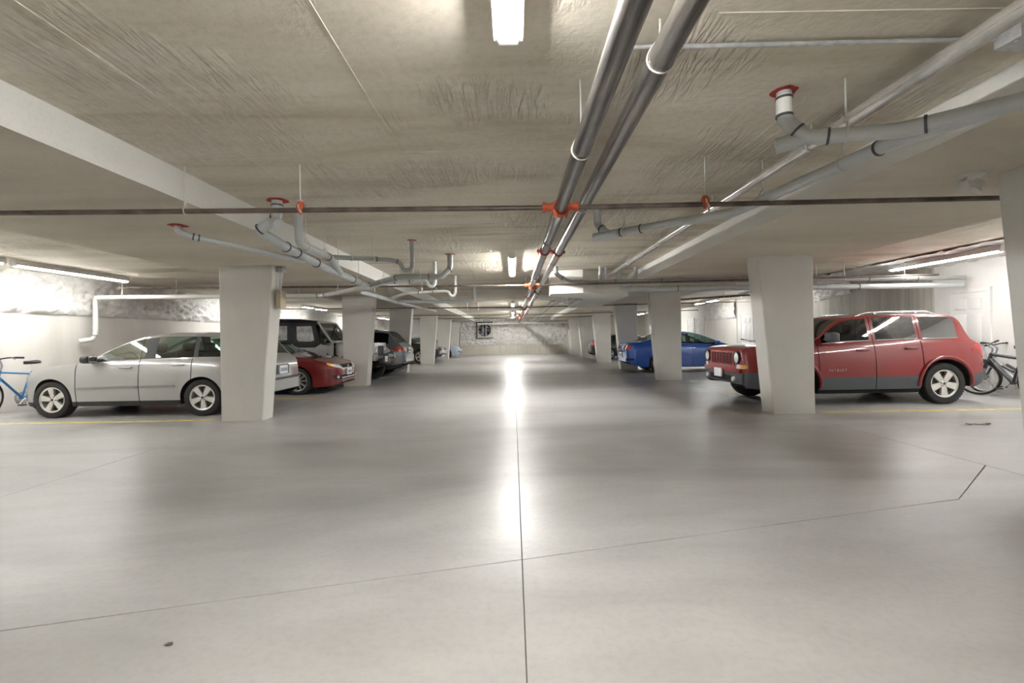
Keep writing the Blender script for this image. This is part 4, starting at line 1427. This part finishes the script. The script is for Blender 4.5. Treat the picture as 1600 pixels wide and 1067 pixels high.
def sedan(name, label, pm, loc, rz, blue=False, low=False, style='multi', glass='glass_green', group='parked cars'):
    L = 4.63 if blue else 4.53
    if blue:
        top = [(0, .55), (.05, .66), (.25, .77), (.7, .88), (1.15, .95), (1.22, .97), (2.1, 1.33), (2.4, 1.40), (2.7, 1.416), (3.1, 1.395), (3.5, 1.32), (4.12, 1.08), (4.2, 1.065), (4.5, 1.05), (4.58, .97), (4.63, .84)]
        belt = [(0, .52), (.05, .62), (.25, .70), (.7, .79), (1.2, .88), (1.7, .93), (3.0, .97), (3.8, 1.0), (4.35, 1.01), (4.55, .94), (4.63, .80)]
        wid = [(0, .45), (.03, .60), (.12, .74), (.3, .84), (.6, .885), (.9, .9), (3.9, .9), (4.3, .87), (4.52, .80), (4.63, .70)]
        wh = (.93, 3.54)
        wins = [(1.62, 2.52, 2.60), (2.60, 3.5)]
        rear = (3.45, 4.08)
        cw = (1.28, 2.2)
    else:
        top = [(0, .56), (.05, .67), (.25, .78), (.7, .89), (1.12, .965), (1.2, .985), (2.05, 1.35), (2.3, 1.415), (2.6, 1.435), (3.0, 1.42), (3.35, 1.36), (3.95, 1.09), (4.02, 1.075), (4.4, 1.05), (4.48, .98), (4.53, .85)]
        belt = [(0, .52), (.05, .62), (.25, .71), (.7, .81), (1.2, .90), (1.7, .945), (3.0, .97), (3.8, .99), (4.3, .99), (4.47, .92), (4.53, .8)]
        wid = [(0, .42), (.03, .58), (.12, .73), (.3, .82), (.6, .865), (.9, .877), (3.7, .877), (4.2, .84), (4.45, .76), (4.53, .66)]
        wh = (.93, 3.60)
        wins = [(1.62, 2.48, 2.56), (2.56, 3.36)]
        rear = (3.38, 3.92)
        cw = (1.25, 2.15)
    c = Car(name, label, pm, L, [(0, .27), (.1, .2), (.5, .18), (4.1, .2), (4.4, .27), (L, .38)], belt, top, wid, wh, .323, loc, rz, wins, [1.32, 2.42, 3.34], [(1.32, 2.42), (2.42, 3.34)], cw, rear, glass, glass, None, 'black_plastic', .33, .205, style, group, low=low, arch=.045)
    c.handles([(2.22, .86), (3.12, .89)])
    c.mirrors(1.62, 1.0, pm, (0.16, 0.2, 0.12))
    if not low:
        c.cabin([(2.0, -.37, .5), (2.0, .37, .5), (2.85, 0, 1.2)], 1.85, 1.55, 'interior_dark', .42)
    # front end
    c.patch_end('headlamp', 'lamp_clear', [(.34, .59), (.70, .64), (.735, .74), (.42, .69)], off=.008, nu=10, mirror=True)
    c.patch_end('headlamp_corner', 'lamp_amber', [(.70, .64), (.78, .68), (.785, .745), (.735, .74)], off=.01, nu=6, mirror=True)
    c.patch_end('grille', 'seam_black', [(-.32, .60), (.32, .60), (.40, .69), (-.40, .69)], off=.012)
    c.patch_end('grille_bar', 'chrome', [(-.44, .585), (.44, .585), (.44, .605), (-.44, .605)], off=.022, nv=1)
    c.patch_end('grille_wing', 'chrome', [(.33, .60), (.36, .59), (.46, .69), (.42, .695)], off=.02, nv=1, mirror=True)
    x = c.front_x(0, .645, 'front')
    e = MB()
    for sg in (-1, 1):
        e.box(x - .034, x - .026, sg * .045 - .008, sg * .045 + .008, .60, .69)
    e.box(x - .034, x - .026, -.045, .045, .635, .652)
    e.build('badge', 'chrome', c.root)
    c.patch_end('lower_intake', 'seam_black', [(-.45, .33), (.45, .33), (.50, .43), (-.50, .43)], off=.008)
    c.patch_end('fog_recess', 'seam_black', [(.46, .33), (.70, .35), (.74, .45), (.46, .43)], off=.008, mirror=True)
    c.patch_end('chrome_strip', 'chrome', [(-.46, .36), (.46, .36), (.46, .38), (-.46, .38)], off=.014, nv=1)
    for sg in (-1, 1):
        xx = c.front_x(.60, .40, 'front')
        MB().lathe([(0.0, -.03), (.035, -.025), (.042, .0), (.042, .04)], 16, (xx, sg * .60, .395), 'X').build('fog_lamp', 'lamp_clear', c.root, 40)
    c.patch_end('front_lip', pm, [(-.70, .215), (.70, .215), (.70, .245), (-.70, .245)], off=.03, nu=12, nv=1, thick=.08)
    c.plate('front', .50)
    # rear end
    if blue:
        c.patch_end('tail_lamp', 'lamp_red', [(.50, .84), (.79, .80), (.81, .95), (.56, .95)], 'rear', .010, 10, 4, mirror=True)
        c.patch_end('tail_lamp_lower', 'lamp_red', [(.50, .76), (.62, .74), (.78, .81), (.60, .83)], 'rear', .012, 8, 3, mirror=True)
        c.patch_end('bumper_vent', 'seam_black', [(.58, .40), (.84, .43), (.84, .50), (.60, .49)], 'rear', .008, 8, 3, mirror=True)
        c.patch_end('diffuser', 'black_plastic', [(-.66, .30), (.66, .30), (.66, .37), (-.66, .37)], 'rear', .010, 12)
        c.patch_end('rear_spoiler', pm, [(-.62, 1.005), (.62, 1.005), (.62, 1.03), (-.62, 1.03)], 'rear', .02, 12, 1, thick=.08)
        # black and white patterned stickers over the boot lid
        rnd = random.Random(5)
        for k in range(26):
            y = rnd.uniform(-.42, .42)
            z = rnd.uniform(.70, .96)
            w = rnd.uniform(.018, .045)
            c.patch_end('sticker', 'seam_black' if k % 3 else 'plate_white', [(y - w, z - w), (y + w, z - w * .6), (y + w * .7, z + w), (y - w * .8, z + w * .8)], 'rear', .009 + .0006 * k, 2, 2, thick=.012)
        c.patch_end('plate_recess', 'paint_steelblue', [(-.38, .52), (.38, .52), (.40, .70), (-.40, .70)], 'rear', .007)
        c.plate('rear', .61)
    else:
        c.patch_end('tail_lamp', 'lamp_red', [(.46, .80), (.78, .78), (.80, .96), (.50, .96)], 'rear', .010, 8, 4, mirror=True)
        c.patch_end('lower_bumper', 'black_plastic', [(-.6, .36), (.6, .36), (.6, .44), (-.6, .44)], 'rear', .008, 10)
        c.plate('rear', .75)
    return c


def suv(name, label, pm, loc, rz, low=False, style='five', glass='glass_dark'):
    c = Car(name, label, pm, 4.65,
            [(0, .36), (.12, .28), (.5, .25), (4.1, .26), (4.45, .34), (4.65, .44)],
            [(0, .62), (.05, .74), (.2, .84), (.6, .94), (1.2, 1.0), (1.7, 1.04), (2.8, 1.07), (3.8, 1.10), (4.3, 1.11), (4.5, 1.06), (4.6, .97), (4.65, .86)],
            [(0, .65), (.05, .78), (.2, .90), (.6, 1.0), (1.1, 1.06), (1.2, 1.08), (1.95, 1.50), (2.2, 1.585), (2.6, 1.635), (3.3, 1.64), (3.9, 1.61), (4.08, 1.575), (4.44, 1.17), (4.51, 1.12), (4.59, 1.02), (4.65, .89)],
            [(0, .55), (.03, .68), (.12, .79), (.3, .87), (.7, .915), (1.0, .925), (3.8, .925), (4.2, .90), (4.45, .85), (4.6, .78), (4.65, .72)],
            (.93, 3.63), .355, loc, rz, [(1.62, 2.45, 2.53), (2.53, 3.30, 3.40), (3.40, 4.12)], [1.35, 2.40, 3.32], [(1.35, 2.40), (2.40, 3.32)], (1.28, 2.02), (4.09, 4.42),
            glass, 'glass_dark', [(0, .40), (.5, .38), (4.0, .38), (4.65, .46)], 'black_plastic', .30, .225, style, low=low)
    c.handles([(2.18, .96), (3.10, .99)])
    c.mirrors(1.62, 1.11, pm)
    if not low:
        c.cabin([(2.0, -.4, .52), (2.0, .4, .52), (2.9, 0, 1.3)], 1.85, 1.55, 'interior_dark', .55)
    c.patch_end('headlamp', 'lamp_clear', [(.42, .72), (.76, .76), (.80, .87), (.50, .82)], off=.008, nu=10, mirror=True)
    c.patch_end('grille', 'seam_black', [(-.38, .60), (.38, .60), (.40, .80), (-.40, .80)], off=.012)
    c.patch_end('lower_intake', 'seam_black', [(-.55, .36), (.55, .36), (.55, .48), (-.55, .48)], off=.008)
    c.patch_end('tail_lamp', 'lamp_red', [(.50, .86), (.88, .86), (.90, 1.02), (.54, 1.02)], 'rear', .012, 10, 4, mirror=True)
    c.patch_end('tail_lamp_insert', 'lamp_clear', [(.36, .88), (.50, .88), (.52, .99), (.38, .99)], 'rear', .012, 6, 3, mirror=True)
    c.patch_end('rear_bumper', pm, [(-.82, .50), (.82, .50), (.82, .72), (-.82, .72)], 'rear', .035, 14, thick=.1)
    c.patch_end('bumper_reflector', 'lamp_red', [(.60, .50), (.74, .50), (.74, .54), (.60, .54)], 'rear', .045, 4, 1, mirror=True)
    c.patch_end('tow_cover', 'black_plastic', [(-.62, .40), (.62, .40), (.62, .49), (-.62, .49)], 'rear', .01, 10)
    c.plate('rear', .90)
    c.plate('front', .55)
    c.rails(2.3, 3.75, .03)
    return c


red_suv()
silver_wagon()
sedan('maroon_sedan', 'maroon sedan with its nose to the aisle behind the silver wagon', 'paint_maroon', (-4.22, 12.08, 0), PI, False, style='multi')
sedan('blue_sedan', 'bright blue sedan with its tail to the aisle and stickers on its boot', 'paint_blue', (8.52, 17.02, 0), PI, True, style='five')
suv('slate_suv', 'slate grey SUV with its tail to the aisle beside the third left column', 'paint_slate', (-8.42, 17.08, 0), 0)
suv('black_suv', 'black SUV with bright alloy wheels beyond the fourth left column', 'paint_black', (-3.95, 25.65, 0), PI, True)
sedan('white_sedan', 'white sedan seen as a sliver before the fifth left column', 'paint_white', (-4.05, 28.3, 0), PI, False, True)
sedan('steelblue_sedan', 'pale steel-blue sedan parked next to the far end wall', 'paint_steelblue', (-3.55, 32.2, 0), PI, False, True)
sedan('black_sedan', 'black sedan with tail to the aisle beyond the fourth right column', 'paint_black', (8.75, 26.3, 0), PI, False, True, 'five')
sedan('dark_sedan', 'dark sedan glimpsed between the two farthest right columns', 'paint_black', (9.2, 30.8, 0), PI, False, True, 'five')


def white_jeep():
    """open-bodied off-roader with soft top; local x from nose (0) to tail"""
    r = empty('white_jeep', (-3.86, 14.9, 0), PI, 'white soft-top jeep with its nose to the aisle behind the second left column', 'car', 'parked cars')
    r.scale = (1.03, 1.03, 1.06)
    W = .80
    pm = 'paint_white'
    b = MB()                                                     # body tub with cut-down door opening line
    side = [(1.45, .50), (3.75, .55), (3.82, .62), (3.82, 1.12), (3.0, 1.12), (2.62, 1.12), (2.5, 1.02), (1.95, 1.02), (1.78, 1.14), (1.45, 1.16)]
    for sg in (-1, 1):
        b.prism(side, 'Y', sg * (W - .05), sg * W)
    b.box(3.77, 3.82, -W, W, .55, 1.12)
    b.box(1.45, 3.8, -W, W, .50, .58)
    b.build('body_tub', pm, r)
    b = MB()
    hp = [(-.62, .78), (.62, .78), (.60, 1.10), (.52, 1.16), (0, 1.19), (-.52, 1.16), (-.60, 1.10)]
    hn = [(-.55, .78), (.55, .78), (.53, 1.05), (.46, 1.10), (0, 1.13), (-.46, 1.10), (-.53, 1.05)]
    n = len(hp)
    b.add([(1.46, y, z) for y, z in hp] + [(.36, y, z) for y, z in hn], [tuple(range(n)), tuple(range(2 * n - 1, n - 1, -1))] + [(i, (i + 1) % n, n + (i + 1) % n, n + i) for i in range(n)])
    b.build('bonnet', pm, r, 25)
    MB().rbox((.34, 0, .86), (.06, 1.22, .52), .02).build('grille_panel', pm, r, 40)
    for k in range(7):
        MB().rbox((.306, (k - 3) * .09, .88), (.01, .045, .30), .004).build('grille_slot', 'seam_black', r)
    for sg in (-1, 1):
        MB().lathe([(0, -.03), (.07, -.025), (.09, 0), (.09, .04)], 20, (.30, sg * .47, .92), 'X').build('headlamp', 'lamp_clear', r, 40)
        f = MB()
        pts = [(.28, .80), (.42, .96), (.98, .96), (1.30, .62), (1.38, .52), (1.46, .52), (1.46, .58), (1.06, 1.02), (.40, 1.02), (.24, .84)]
        f.prism(pts, 'Y', sg * .55, sg * .90)
        f.build('front_fender', pm, r, 30)
        f = MB()
        pts = [(2.55, .52), (2.78, .90), (3.35, .90), (3.58, .55), (3.64, .55), (3.40, .95), (2.74, .95), (2.49, .52)]
        f.prism(pts, 'Y', sg * .76, sg * .92)
        f.build('rear_flare', 'black_plastic', r, 30)
        d = MB()
        d.prism([(1.60, .60), (2.50, .60), (2.58, .75), (2.58, 1.0), (2.48, 1.01), (1.98, 1.01), (1.80, 1.12), (1.60, 1.12)], 'Y', sg * (W + .002), sg * (W + .018))
        do = d.build('door', pm, r)
        MB().rbox((2.42, sg * (W + .03), .93), (.14, .03, .03), .008).build('door_handle', 'black_plastic', do)
        MB().rbox((1.62, sg * (W + .012), .8), (.05, .03, .09), .006).build('hinge', 'black_plastic', do)
        # soft upper door with clear window
        u = MB()
        o_ = [(1.80, 1.13), (1.98, 1.02), (2.50, 1.02), (2.60, 1.10), (2.60, 1.72), (1.98, 1.72)]
        i_ = [(1.99, 1.22), (2.10, 1.19), (2.45, 1.20), (2.50, 1.26), (2.50, 1.62), (2.06, 1.62)]
        for yy in (sg * (W - .03), sg * (W + .012)):
            m = len(o_)
            u.add([(p[0], yy, p[1]) for p in o_] + [(p[0], yy, p[1]) for p in i_], [(i, (i + 1) % m, m + (i + 1) % m, m + i) for i in range(m)])
        u.build('soft_door', 'soft_top', r)
        MB().prism(i_, 'Y', sg * (W - .006), sg * (W - .002)).build('door_window', 'vinyl', r)
        q = MB()
        o2 = [(2.62, 1.12), (3.80, 1.12), (3.70, 1.74), (2.62, 1.76)]
        i2 = [(2.78, 1.24), (3.62, 1.24), (3.55, 1.62), (2.78, 1.64)]
        for yy in (sg * (W - .03), sg * (W - .01)):
            q.add([(p[0], yy, p[1]) for p in o2] + [(p[0], yy, p[1]) for p in i2], [(i, (i + 1) % 4, 4 + (i + 1) % 4, 4 + i) for i in range(4)])
        q.build('soft_side', 'soft_top', r)
        MB().prism(i2, 'Y', sg * (W - .024), sg * (W - .016)).build('quarter_window', 'vinyl', r)
        MB().rbox((1.66, sg * .93, 1.18), (.10, .17, .17), .03).build('wing_mirror', 'black_plastic', r, 40)
    t = MB()
    prof = [(1.93, 1.73), (2.2, 1.80), (2.62, 1.845), (3.2, 1.86), (3.66, 1.82), (3.72, 1.72)]
    vs, fs = [], []
    ys = [-W - .005, -W * .9, -W * .4, 0, W * .4, W * .9, W + .005]
    for x, z in prof:
        for y in ys:
            vs.append((x, y, z - (.07 if abs(y) > W else .015 if abs(y) > .7 * W else 0)))
    for i in range(len(prof) - 1):
        for j in range(6):
            a = i * 7 + j
            fs.append((a, a + 1, a + 8, a + 7))
    t.add(vs, fs)
    t.add([(x, y, z - .03) for x, y, z in vs], [tuple(reversed(f)) for f in fs])
    t.build('soft_roof', 'soft_top', r, 50, fix=False)
    MB().add([(3.72, -W, 1.72), (3.72, W, 1.72), (3.82, W, 1.12), (3.82, -W, 1.12)], [(0, 1, 2, 3)]).build('soft_back', 'soft_top', r)
    # windscreen frame, glass, wipers
    w = MB()
    A, B = (1.50, 1.13), (1.93, 1.73)
    for sg in (-1, 1):
        w.tube([(A[0], sg * .74, A[1]), (B[0], sg * .68, B[1])], .036, 8)
    w.tube([(A[0], -.74, A[1] + .03), (A[0], .74, A[1] + .03)], .04, 8)
    w.tube([(B[0], -.68, B[1]), (B[0], .68, B[1])], .036, 8)
    w.build('windscreen_frame', pm, r, 50)
    MB().add([(A[0], -.72, A[1]), (A[0], .72, A[1]), (B[0], .67, B[1]), (B[0], -.67, B[1])], [(0, 1, 2, 3)]).build('windscreen', 'glass_green', r)
    for y in (-.35, .25):
        MB().tube([(A[0] - .03, y, A[1] + .06), (A[0] + .20, y + .3, A[1] + .32)], .009, 6).build('wiper', 'black_plastic', r)
    MB().rbox((1.47, 0, 1.17), (.12, 1.3, .06), .02).build('cowl', pm, r, 40)
    # bumper with winch, hooks and plate
    MB().rbox((.10, 0, .60), (.16, 1.50, .16), .03).build('front_bumper', 'black_plastic', r, 40)
    wn = MB()
    wn.tube([(.05, -.22, .72), (.05, .22, .72)], .075, 16)
    wn.rbox((.05, -.30, .72), (.16, .14, .18), .02).rbox((.05, .30, .72), (.16, .14, .18), .02)
    wn.build('winch', 'grey_plastic', r, 40)
    for y in (-.42, .42):
        MB().tube(bend([(0.02, y, .66), (-.06, y, .62), (-.08, y + .05, .54), (0.0, y + .06, .52)], .04), .018, 8).build('tow_hook', 'rust_orange', r, 50)
    MB().rbox((.0, .52, .66), (.02, .30, .16), .006).build('number_plate', 'plate_white', r)
    MB().rbox((.05, -.52, .70), (.10, .16, .16), .05).build('spot_lamp', 'lamp_clear', r, 40)
    for x in (.78, 3.05):
        for sg in (-1, 1):
            wheel(r, x, sg * .77, .38, .25, sg, 'jeep')
    MB().box(.3, 3.6, -.5, .5, .40, .52).box(1.5, 3.7, -.72, -.70, .52, 1.0).box(1.5, 3.7, .70, .72, .52, 1.0).build('underbody', 'liner', r)
    for y in (-.36, .36):
        s = MB()
        s.rbox((2.2, y, .75), (.48, .48, .15), .05).rbox((2.5, y, 1.05), (.13, .46, .6), .05, Matrix.Rotation(.2, 3, 'Y')).rbox((2.6, y, 1.42), (.09, .24, .16), .04)
        s.build('seat', 'interior_dark', r, 50)
    MB().tube(bend([(2.72, -.62, .6), (2.72, -.62, 1.62), (2.72, .62, 1.62), (2.72, .62, .6)], .15), .03, 8).build('roll_bar', 'black_plastic', r, 50)


white_jeep()


# ---------------------------------------------------------------- bicycles
def bicycle(label, loc, rz, frame_m, lean=0.05, steer=0.0, wr=.335, suspension=False, group='parked bicycles'):
    r = empty('bicycle', loc, rz, label, 'bicycle', group)
    r.rotation_euler = (lean, 0, rz)
    RX, FX = 0.0, 1.06
    bb = Vector((.43, 0, .29))
    st = Vector((.30, 0, .74))
    ht, hb = Vector((.83, 0, .83)), Vector((.87, 0, .70))
    ft = .020 if suspension else .016
    f = MB()
    f.tube([bb, st + Vector((-.015, 0, .05))], ft, 10)
    f.tube([hb + Vector((-.01, 0, .02)), bb], ft * 1.35, 10)
    f.tube([ht + Vector((0.0, 0, -.03)), st], ft, 10)
    f.tube([ht, hb], ft * 1.5, 10)
    for sg in (-1, 1):
        f.tube([bb + Vector((0, sg * .03, 0)), (RX, sg * .06, wr)], .010, 8)
        f.tube([st + Vector((0, sg * .015, -.02)), (RX, sg * .06, wr)], .008, 8)
    f.tube([bb + Vector((0, -.04, 0)), bb + Vector((0, .04, 0))], .025, 12)
    f.build('frame', frame_m, r, 50)
    ax = (ht - hb).normalized()
    q = Matrix.Rotation(steer, 3, ax)
    S = lambda p: q @ (Vector(p) - hb) + hb

    def wheel_b(x, tr):
        c = Vector((x, 0, wr))
        t = MB()
        ring = [Vector((math.cos(2 * PI * k / 36), 0, math.sin(2 * PI * k / 36))) for k in range(36)]
        t.tube([tr(c + p * (wr - .024)) for p in ring], .024, 8, closed=True)
        o = t.build('wheel', 'tyre', r, 60)
        m = MB()
        m.tube([tr(c + p * (wr - .050)) for p in ring], .012, 6, closed=True)
        m.tube([tr(c + Vector((0, -.05, 0))), tr(c + Vector((0, .05, 0)))], .018, 10)
        m.build('rim', 'alloy', o, 60)
        sp = MB()
        for k in range(20):
            a = 2 * PI * k / 20
            sp.tube([tr(c + Vector((.02 * math.cos(a + 1), .025 * (1 if k % 2 else -1), .02 * math.sin(a + 1)))), tr(c + Vector((math.cos(a), 0, math.sin(a))) * (wr - .055))], .0016, 4)
        sp.build('spokes', 'alloy', o)
        d = MB().lathe([(.03, -.03), (.075, -.03), (.075, -.033), (.03, -.033)], 20, (0, 0, 0), 'Y', close=True)
        dd = MB().add([tr(Vector(v) + c) for v in d.v], d.f)
        dd.build('brake_disc', 'alloy_dark', o)
    wheel_b(RX, lambda p: Vector(p))
    wheel_b(FX, S)
    fk = MB()
    for sg in (-1, 1):
        crown = hb + Vector((.01, sg * .055, -.02))
        fk.tube([S(crown), S(crown.lerp(Vector((FX, sg * .055, wr)), .5)), S((FX, sg * .055, wr))], [.017, .017, .012] if not suspension else [.017, .022, .022], 10)
    fk.tube([S(hb + Vector((.01, -.065, -.02))), S(hb + Vector((.01, .065, -.02)))], .02, 10)
    fk.build('fork', 'bike_black' if suspension else frame_m, r, 50)
    stm = MB().tube(bend([S(ht), S(ht + ax * .10), S(ht + ax * .12 + Vector((.07, 0, .02 if suspension else .10)))], .03), .016, 10)
    stm.build('stem', 'bike_grey', r, 50)
    bc = ht + ax * .12 + Vector((.07, 0, .03 if suspension else .10))
    hbm = MB().tube(bend([S(bc + Vector((-.05, -.34, .05))), S(bc + Vector((-.01, -.12, .035))), S(bc), S(bc + Vector((-.01, .12, .035))), S(bc + Vector((-.05, .34, .05)))], .05), .013, 8)
    ho = hbm.build('handlebar', 'bike_black', r, 50)
    for sg in (-1, 1):
        MB().tube([S(bc + Vector((-.033, sg * .22, .043))), S(bc + Vector((-.052, sg * .35, .051)))], .018, 10).build('grip', 'tyre', ho, 50)
        MB().tube([S(bc + Vector((.01, sg * .19, .04))), S(bc + Vector((.04, sg * .29, .02)))], .007, 6).build('brake_lever', 'bike_grey', ho)
        MB().tube(bend([S(bc + Vector((.02, sg * .19, .04))), S(bc + Vector((.12, sg * .10, .02))), S(hb + Vector((.05, sg * .05, -.1)))], .08), .003, 5).build('brake_cable', 'bike_black', ho)
    sd = st + Vector((-.03, 0, .20))
    MB().tube([st, sd], .0135, 10).build('seat_post', 'alloy', r, 50)
    s = MB()
    vs, fs = [], []
    prof = [(-.13, .075, 0), (-.10, .085, .012), (-.02, .06, .008), (.06, .028, .004), (.14, .02, 0)]
    for x, w, z in prof:
        for y, dz in ((-1, -.02), (-.7, .012), (0, .018), (.7, .012), (1, -.02)):
            vs.append((sd.x + x, y * w, sd.z + .03 + z + dz))
    for i in range(4):
        for j in range(4):
            a = i * 5 + j
            fs.append((a, a + 1, a + 6, a + 5))
    nv = len(vs)
    s.add(vs + [(x, y * .8, z - .025) for x, y, z in vs], fs + [tuple(nv + k for k in reversed(f)) for f in fs])
    s.tube([(sd.x - .08, 0, sd.z), (sd.x + .10, 0, sd.z + .01)], .014, 6)
    s.build('saddle', 'black_plastic', r, 50)
    c = MB()
    c.lathe([(.06, -.045), (.098, -.045), (.098, -.05), (.06, -.05)], 28, bb, 'Y', close=True)
    co = c.build('chainring', 'alloy', r, 40)
    for sg in (-1, 1):
        e = bb + Vector((sg * .12, sg * .075, -.115))
        k = MB().tube([bb + Vector((0, sg * .06, 0)), e], .011, 8).build('crank', 'alloy', r, 50)
        MB().rbox(e + Vector((0, sg * .06, 0)), (.09, .10, .022), .006).build('pedal', 'black_plastic', k)
    ch = MB().tube([bb + Vector((0, -.048, .097)), (RX, -.048, wr + .04), (RX, -.048, wr - .04), bb + Vector((0, -.048, -.097))], .005, 5, closed=True)
    ch.build('chain', 'alloy_dark', r)
    MB().rbox((RX + .02, -.06, wr - .11), (.03, .02, .12), .008).build('derailleur', 'alloy_dark', r)
    if suspension:
        MB().tube([(.42, 0, .50), (.62, 0, .60)], .024, 10).build('shock', 'bike_black', r, 50)
    if not suspension:
        e = S(bc + Vector((-.05, -.36, .05)))
        MB().tube(bend([e, e + Vector((.03, -.05, .10)), e + Vector((.05, -.08, .16))], .03), .006, 6).build('mirror_arm', 'bike_black', r)
        MB().lathe([(0, -.014), (.05, -.01), (.055, 0), (.05, .012), (0, .014)], 16, e + Vector((.05, -.08, .18)), 'X').build('bar_mirror', 'bike_black', r, 50)
    return r


bicycle('blue bicycle leaning along the left wall ahead of the silver wagon', (-9.40, 9.46, 0), -PI / 2, 'bike_blue', lean=-.05, steer=.15)
bicycle('black mountain bicycle with turned front wheel behind the red SUV', (9.18, 8.30, 0), PI / 2, 'bike_black', lean=.04, steer=.55, wr=.35, suspension=True)
bicycle('grey bicycle between the black mountain bicycle and the door wall', (9.52, 8.55, 0), PI / 2, 'bike_grey', lean=.04, steer=.1, wr=.345, suspension=True)
bicycle('dark bicycle against the white wall beyond the blue sedan bonnet', (9.45, 18.2, 0), PI / 2, 'bike_black', lean=.04, steer=-.3, suspension=True)
